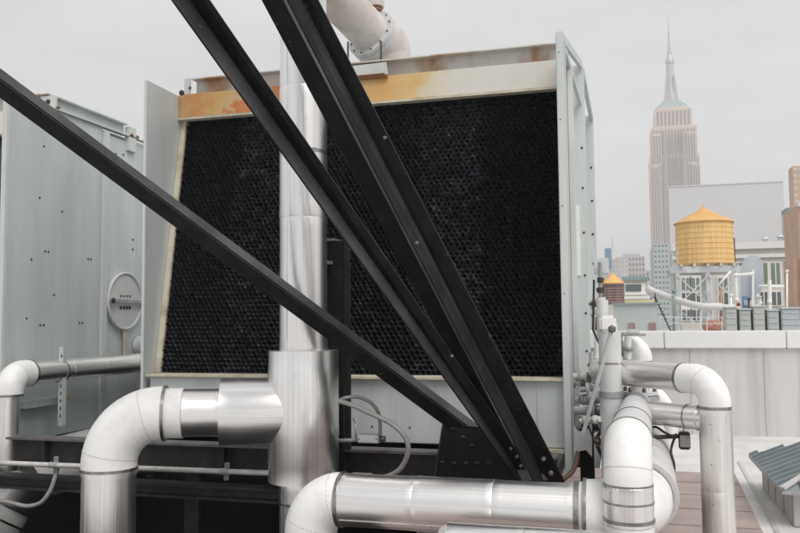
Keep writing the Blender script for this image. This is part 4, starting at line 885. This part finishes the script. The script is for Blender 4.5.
# equipment right of the tank
Y = 52
t = thing('dish_panel', 'blue grey rounded panel standing right of the yellow tank', 'panel', P(752, 305, Y)); pr = [(741, 300), (741, 268), (744, 259), (750, 255), (758, 256), (763, 262), (764, 280), (759, 300)]
pplate('panel', t, BLUEG, [P(a, b, Y + 1) for a, b in pr[::-1]], (0, .12, 0)); pbar('post', t, COPING, P(753, 270, Y + .8), P(753, 328, Y + .8), .12)
def wpipe(label, pts, r=.13, m=COPING, cat='pipe', name='roof_pipe'):
    w = [P(a, b, Y_) for a, b, Y_ in pts]; t = thing(name, label, cat, w[-1]); psweep('tube', t, m, w, r, 10)
    for q in w[1:-1]: psweep('joint', t, m, [q - Vector((0, 0, r * 1.2)), q + Vector((0, 0, r * 1.2))], r * 1.15, 10)
    return t
wpipe('white riser pipe with a bend beside the tank pole', [(753, 274, 52), (735.5, 275, 52), (736.5, 300, 52), (738, 314, 52), (745, 315, 52)], .11)
wpipe('white post with a cross arm in front of the cream building', [(769.5, 330, 51), (769.5, 302, 51), (769.5, 280, 51)], .11); wpipe('white level pipe across the white post', [(758, 286, 51.5), (784, 286.5, 51.5)], .08)
wpipe('curly white hose hanging between the pipes', [(757, 294, 51), (760, 300, 51), (761, 303, 51), (757, 306, 51), (754, 308, 51)], .07, name='hose', cat='hose')
wpipe('rusty brown post below the yellow tank', [(721, 330, 50), (721, 289, 50)], .09, RUSTPOST, 'post', 'rusty_post')
wpipe('thin diagonal white stay right of the tank stand', [(731, 271, 55), (716, 288, 55)], .07, name='stay', cat='stay')
q = P(745.5, 302, 50); t = thing('blue_box', 'small blue control box among the white pipes', 'box', q); pbox('body', t, BLUE, q.x - .16, q.x + .16, 50, 50.3, q.z - .35, q.z + .35, bev=.03); pbox('door', t, BLUEG, q.x - .1, q.x + .1, 49.97, 49.999, q.z - .2, q.z + .1)
q = P(738.5, 304.5, 49.8); t = thing('hand_valve', 'tiny red valve wheel on the white riser', 'valve', q); psweep('wheel', t, RED, [q, q + Vector((0, .08, 0))], .12, 14); psweep('stem', t, BOLT, [q, q + Vector((0, .3, 0))], .05, 8)
Y = 48
for i, (a, b) in enumerate(((724, 737), (738, 751), (752, 765), (766, 779), (780, 800))):
    q0, q1 = XY(a, Y), XY(b, Y); zc_, zb_ = P(a, (308, 310, 307, 311, 309)[i], Y).z, P(a, 336, Y).z
    t = thing('cooler_unit', 'grey ribbed cooler beyond the coping, %s' % ['leftmost of the row, behind the rusty post', 'second of the row, below the blue box', 'third of the row, below the curly hose', 'fourth of the row, at the white post', 'rightmost and widest'][i], 'air conditioner', ((q0 + q1) / 2, Y, zb_), 'cooler units in a row beyond the coping')
    pbox('casing', t, (SILVT, GRNBOX, SILVT, GRNBOX, BLUEG)[i], q0 + .04, q1 - .04, Y, Y + 1.4, zb_, zc_, bev=.04); pbox('lid', t, TANKST, q0, q1, Y - .08, Y + 1.45, zc_ + .002, zc_ + .09, bev=.02)
    zb_ += random.uniform(-.1, .1)
    for k in range(4): z = zb_ + .35 + k * .32; pbox('slat', t, SILVT, q0 + .1, q1 - .1, Y - .04, Y - .001, z, z + .09)
q = P(713, 326, 46); bm = BM(); bmesh.ops.create_icosphere(bm, subdivisions=3, radius=1)
for v in bm.verts: v.co = Vector((v.co.x * .55, v.co.y * .5, v.co.z * .32)) * (1 + .12 * math.sin(v.co.x * 9 + v.co.y * 7)) + q
obj('tarp_bundle', bm, ORANGE, None, 'orange tarp bundle under the tank stand', 'tarp', org=q)
for lab, a, y0_, y1_, rr_, mm_ in (('thin white vent pipe rising between the first and second cooler', 731, 330, 296, .06, COPING), ('thin grey vent pipe rising behind the third cooler', 760, 330, 298, .05, TANKST), ('short pale mast near the right edge before the brick building', 787, 330, 272, .05, COPING), ('short dark pipe stub beside the small blue box', 749, 330, 300, .05, BOLTD), ('slim greenish post left of the tank stand', 674, 334, 292, .07, TEAL)):
    t = thing('roof_vent_pipe', lab, 'pipe', P(a, y0_, 49)); psweep('tube', t, mm_, [P(a, y0_, 49), P(a, y1_, 49)], rr_, 10); q = P(a, y1_, 49); psweep('cap', t, mm_, [q, q + Vector((0, 0, .12))], rr_ * 1.8, 10)
t = thing('guard_rail', 'low pale guard rail along the neighbouring roof below the tank stand', 'railing', P(690, 326, 44))
for py in (317, 323): pbar('rail', t, TANKST, P(660, py, 44), P(722, py + .5, 44), .05)
for px in (660, 676, 692, 707, 722): pbar('post', t, TANKST, P(px, 334, 44), P(px, 316.5, 44), .06)
# a neighbouring roof these stand on
t = thing('neighbour_building', 'flat white neighbouring roof just beyond the parapet carrying the tanks', 'building', (15, 50, GZ)); zn = P(720, 337, 40).z
pbox('wall', t, CREAMB, -10, 24, 30, 66, GZ, zn - .1); pbox('roof', t, MEMB, -10.2, 24.2, 29.8, 66.2, zn - .095, zn)

# ================================================================= LIGHT, SKY, AIR
SUN_EL, SUN_AZ = rad(52), rad(132)          # azimuth clockwise from +Y
w = bpy.data.worlds.new('World'); S.world = w; w.use_nodes = True; n = w.node_tree.nodes; l = w.node_tree.links
bg = n['Background']; bg.inputs['Strength'].default_value = .10
sky = n.new('ShaderNodeTexSky'); sky.sky_type = 'NISHITA'; sky.sun_disc = False; sky.sun_elevation = SUN_EL; sky.sun_rotation = SUN_AZ; sky.air_density = 1; sky.dust_density = 4
tc = n.new('ShaderNodeTexCoord'); mp = n.new('ShaderNodeMapping'); mp.inputs['Scale'].default_value = (1, 1, 3.2); l.new(tc.outputs['Generated'], mp.inputs[0])
nz = n.new('ShaderNodeTexNoise'); nz.inputs['Scale'].default_value = 2.1; nz.inputs['Detail'].default_value = 7; nz.inputs['Roughness'].default_value = .5; l.new(mp.outputs[0], nz.inputs['Vector'])
cr = n.new('ShaderNodeValToRGB'); cr.color_ramp.elements[0].position = .36; cr.color_ramp.elements[0].color = (.72, .72, .735, 1); cr.color_ramp.elements[1].position = .62; cr.color_ramp.elements[1].color = (.95, .945, .94, 1); l.new(nz.outputs['Fac'], cr.inputs[0])
ml = n.new('ShaderNodeVectorMath'); ml.operation = 'SCALE'; ml.inputs['Scale'].default_value = 5.2; l.new(cr.outputs[0], ml.inputs[0])
mx = n.new('ShaderNodeMix'); mx.data_type = 'RGBA'; mx.inputs[0].default_value = .95; l.new(sky.outputs[0], mx.inputs[6]); l.new(ml.outputs[0], mx.inputs[7]); l.new(mx.outputs[2], bg.inputs['Color'])
sl = bpy.data.lights.new('sun', 'SUN'); sl.energy = 1.5; sl.angle = rad(40); sl.color = (1, .965, .92); so = bpy.data.objects.new('sun', sl); COL.objects.link(so)
sd = Vector((math.sin(SUN_AZ) * math.cos(SUN_EL), math.cos(SUN_AZ) * math.cos(SUN_EL), math.sin(SUN_EL))); so.rotation_euler = sd.to_track_quat('Z', 'Y').to_euler(); so.location = sd * 30

bm = BM(); box(bm, -1510, 1510, -310, 1510, -46, 470); hm = bpy.data.materials.new('haze_air'); hm.use_nodes = True; hn = hm.node_tree.nodes; hn.remove(hn['Principled BSDF'])
pv = hn.new('ShaderNodeVolumePrincipled'); pv.inputs['Color'].default_value = (.93, .93, .94, 1); pv.inputs['Density'].default_value = .0006; pv.inputs['Anisotropy'].default_value = 0
hm.node_tree.links.new(pv.outputs[0], hn['Material Output'].inputs['Volume']); hz = obj('haze', bm, hm, kind='stuff')

S.view_settings.view_transform = 'Standard'; S.view_settings.look = 'None'; S.view_settings.exposure = .9; S.view_settings.gamma = 1; S.view_settings.use_curve_mapping = False
S.cycles.volume_bounces = 1; S.cycles.max_bounces = 8
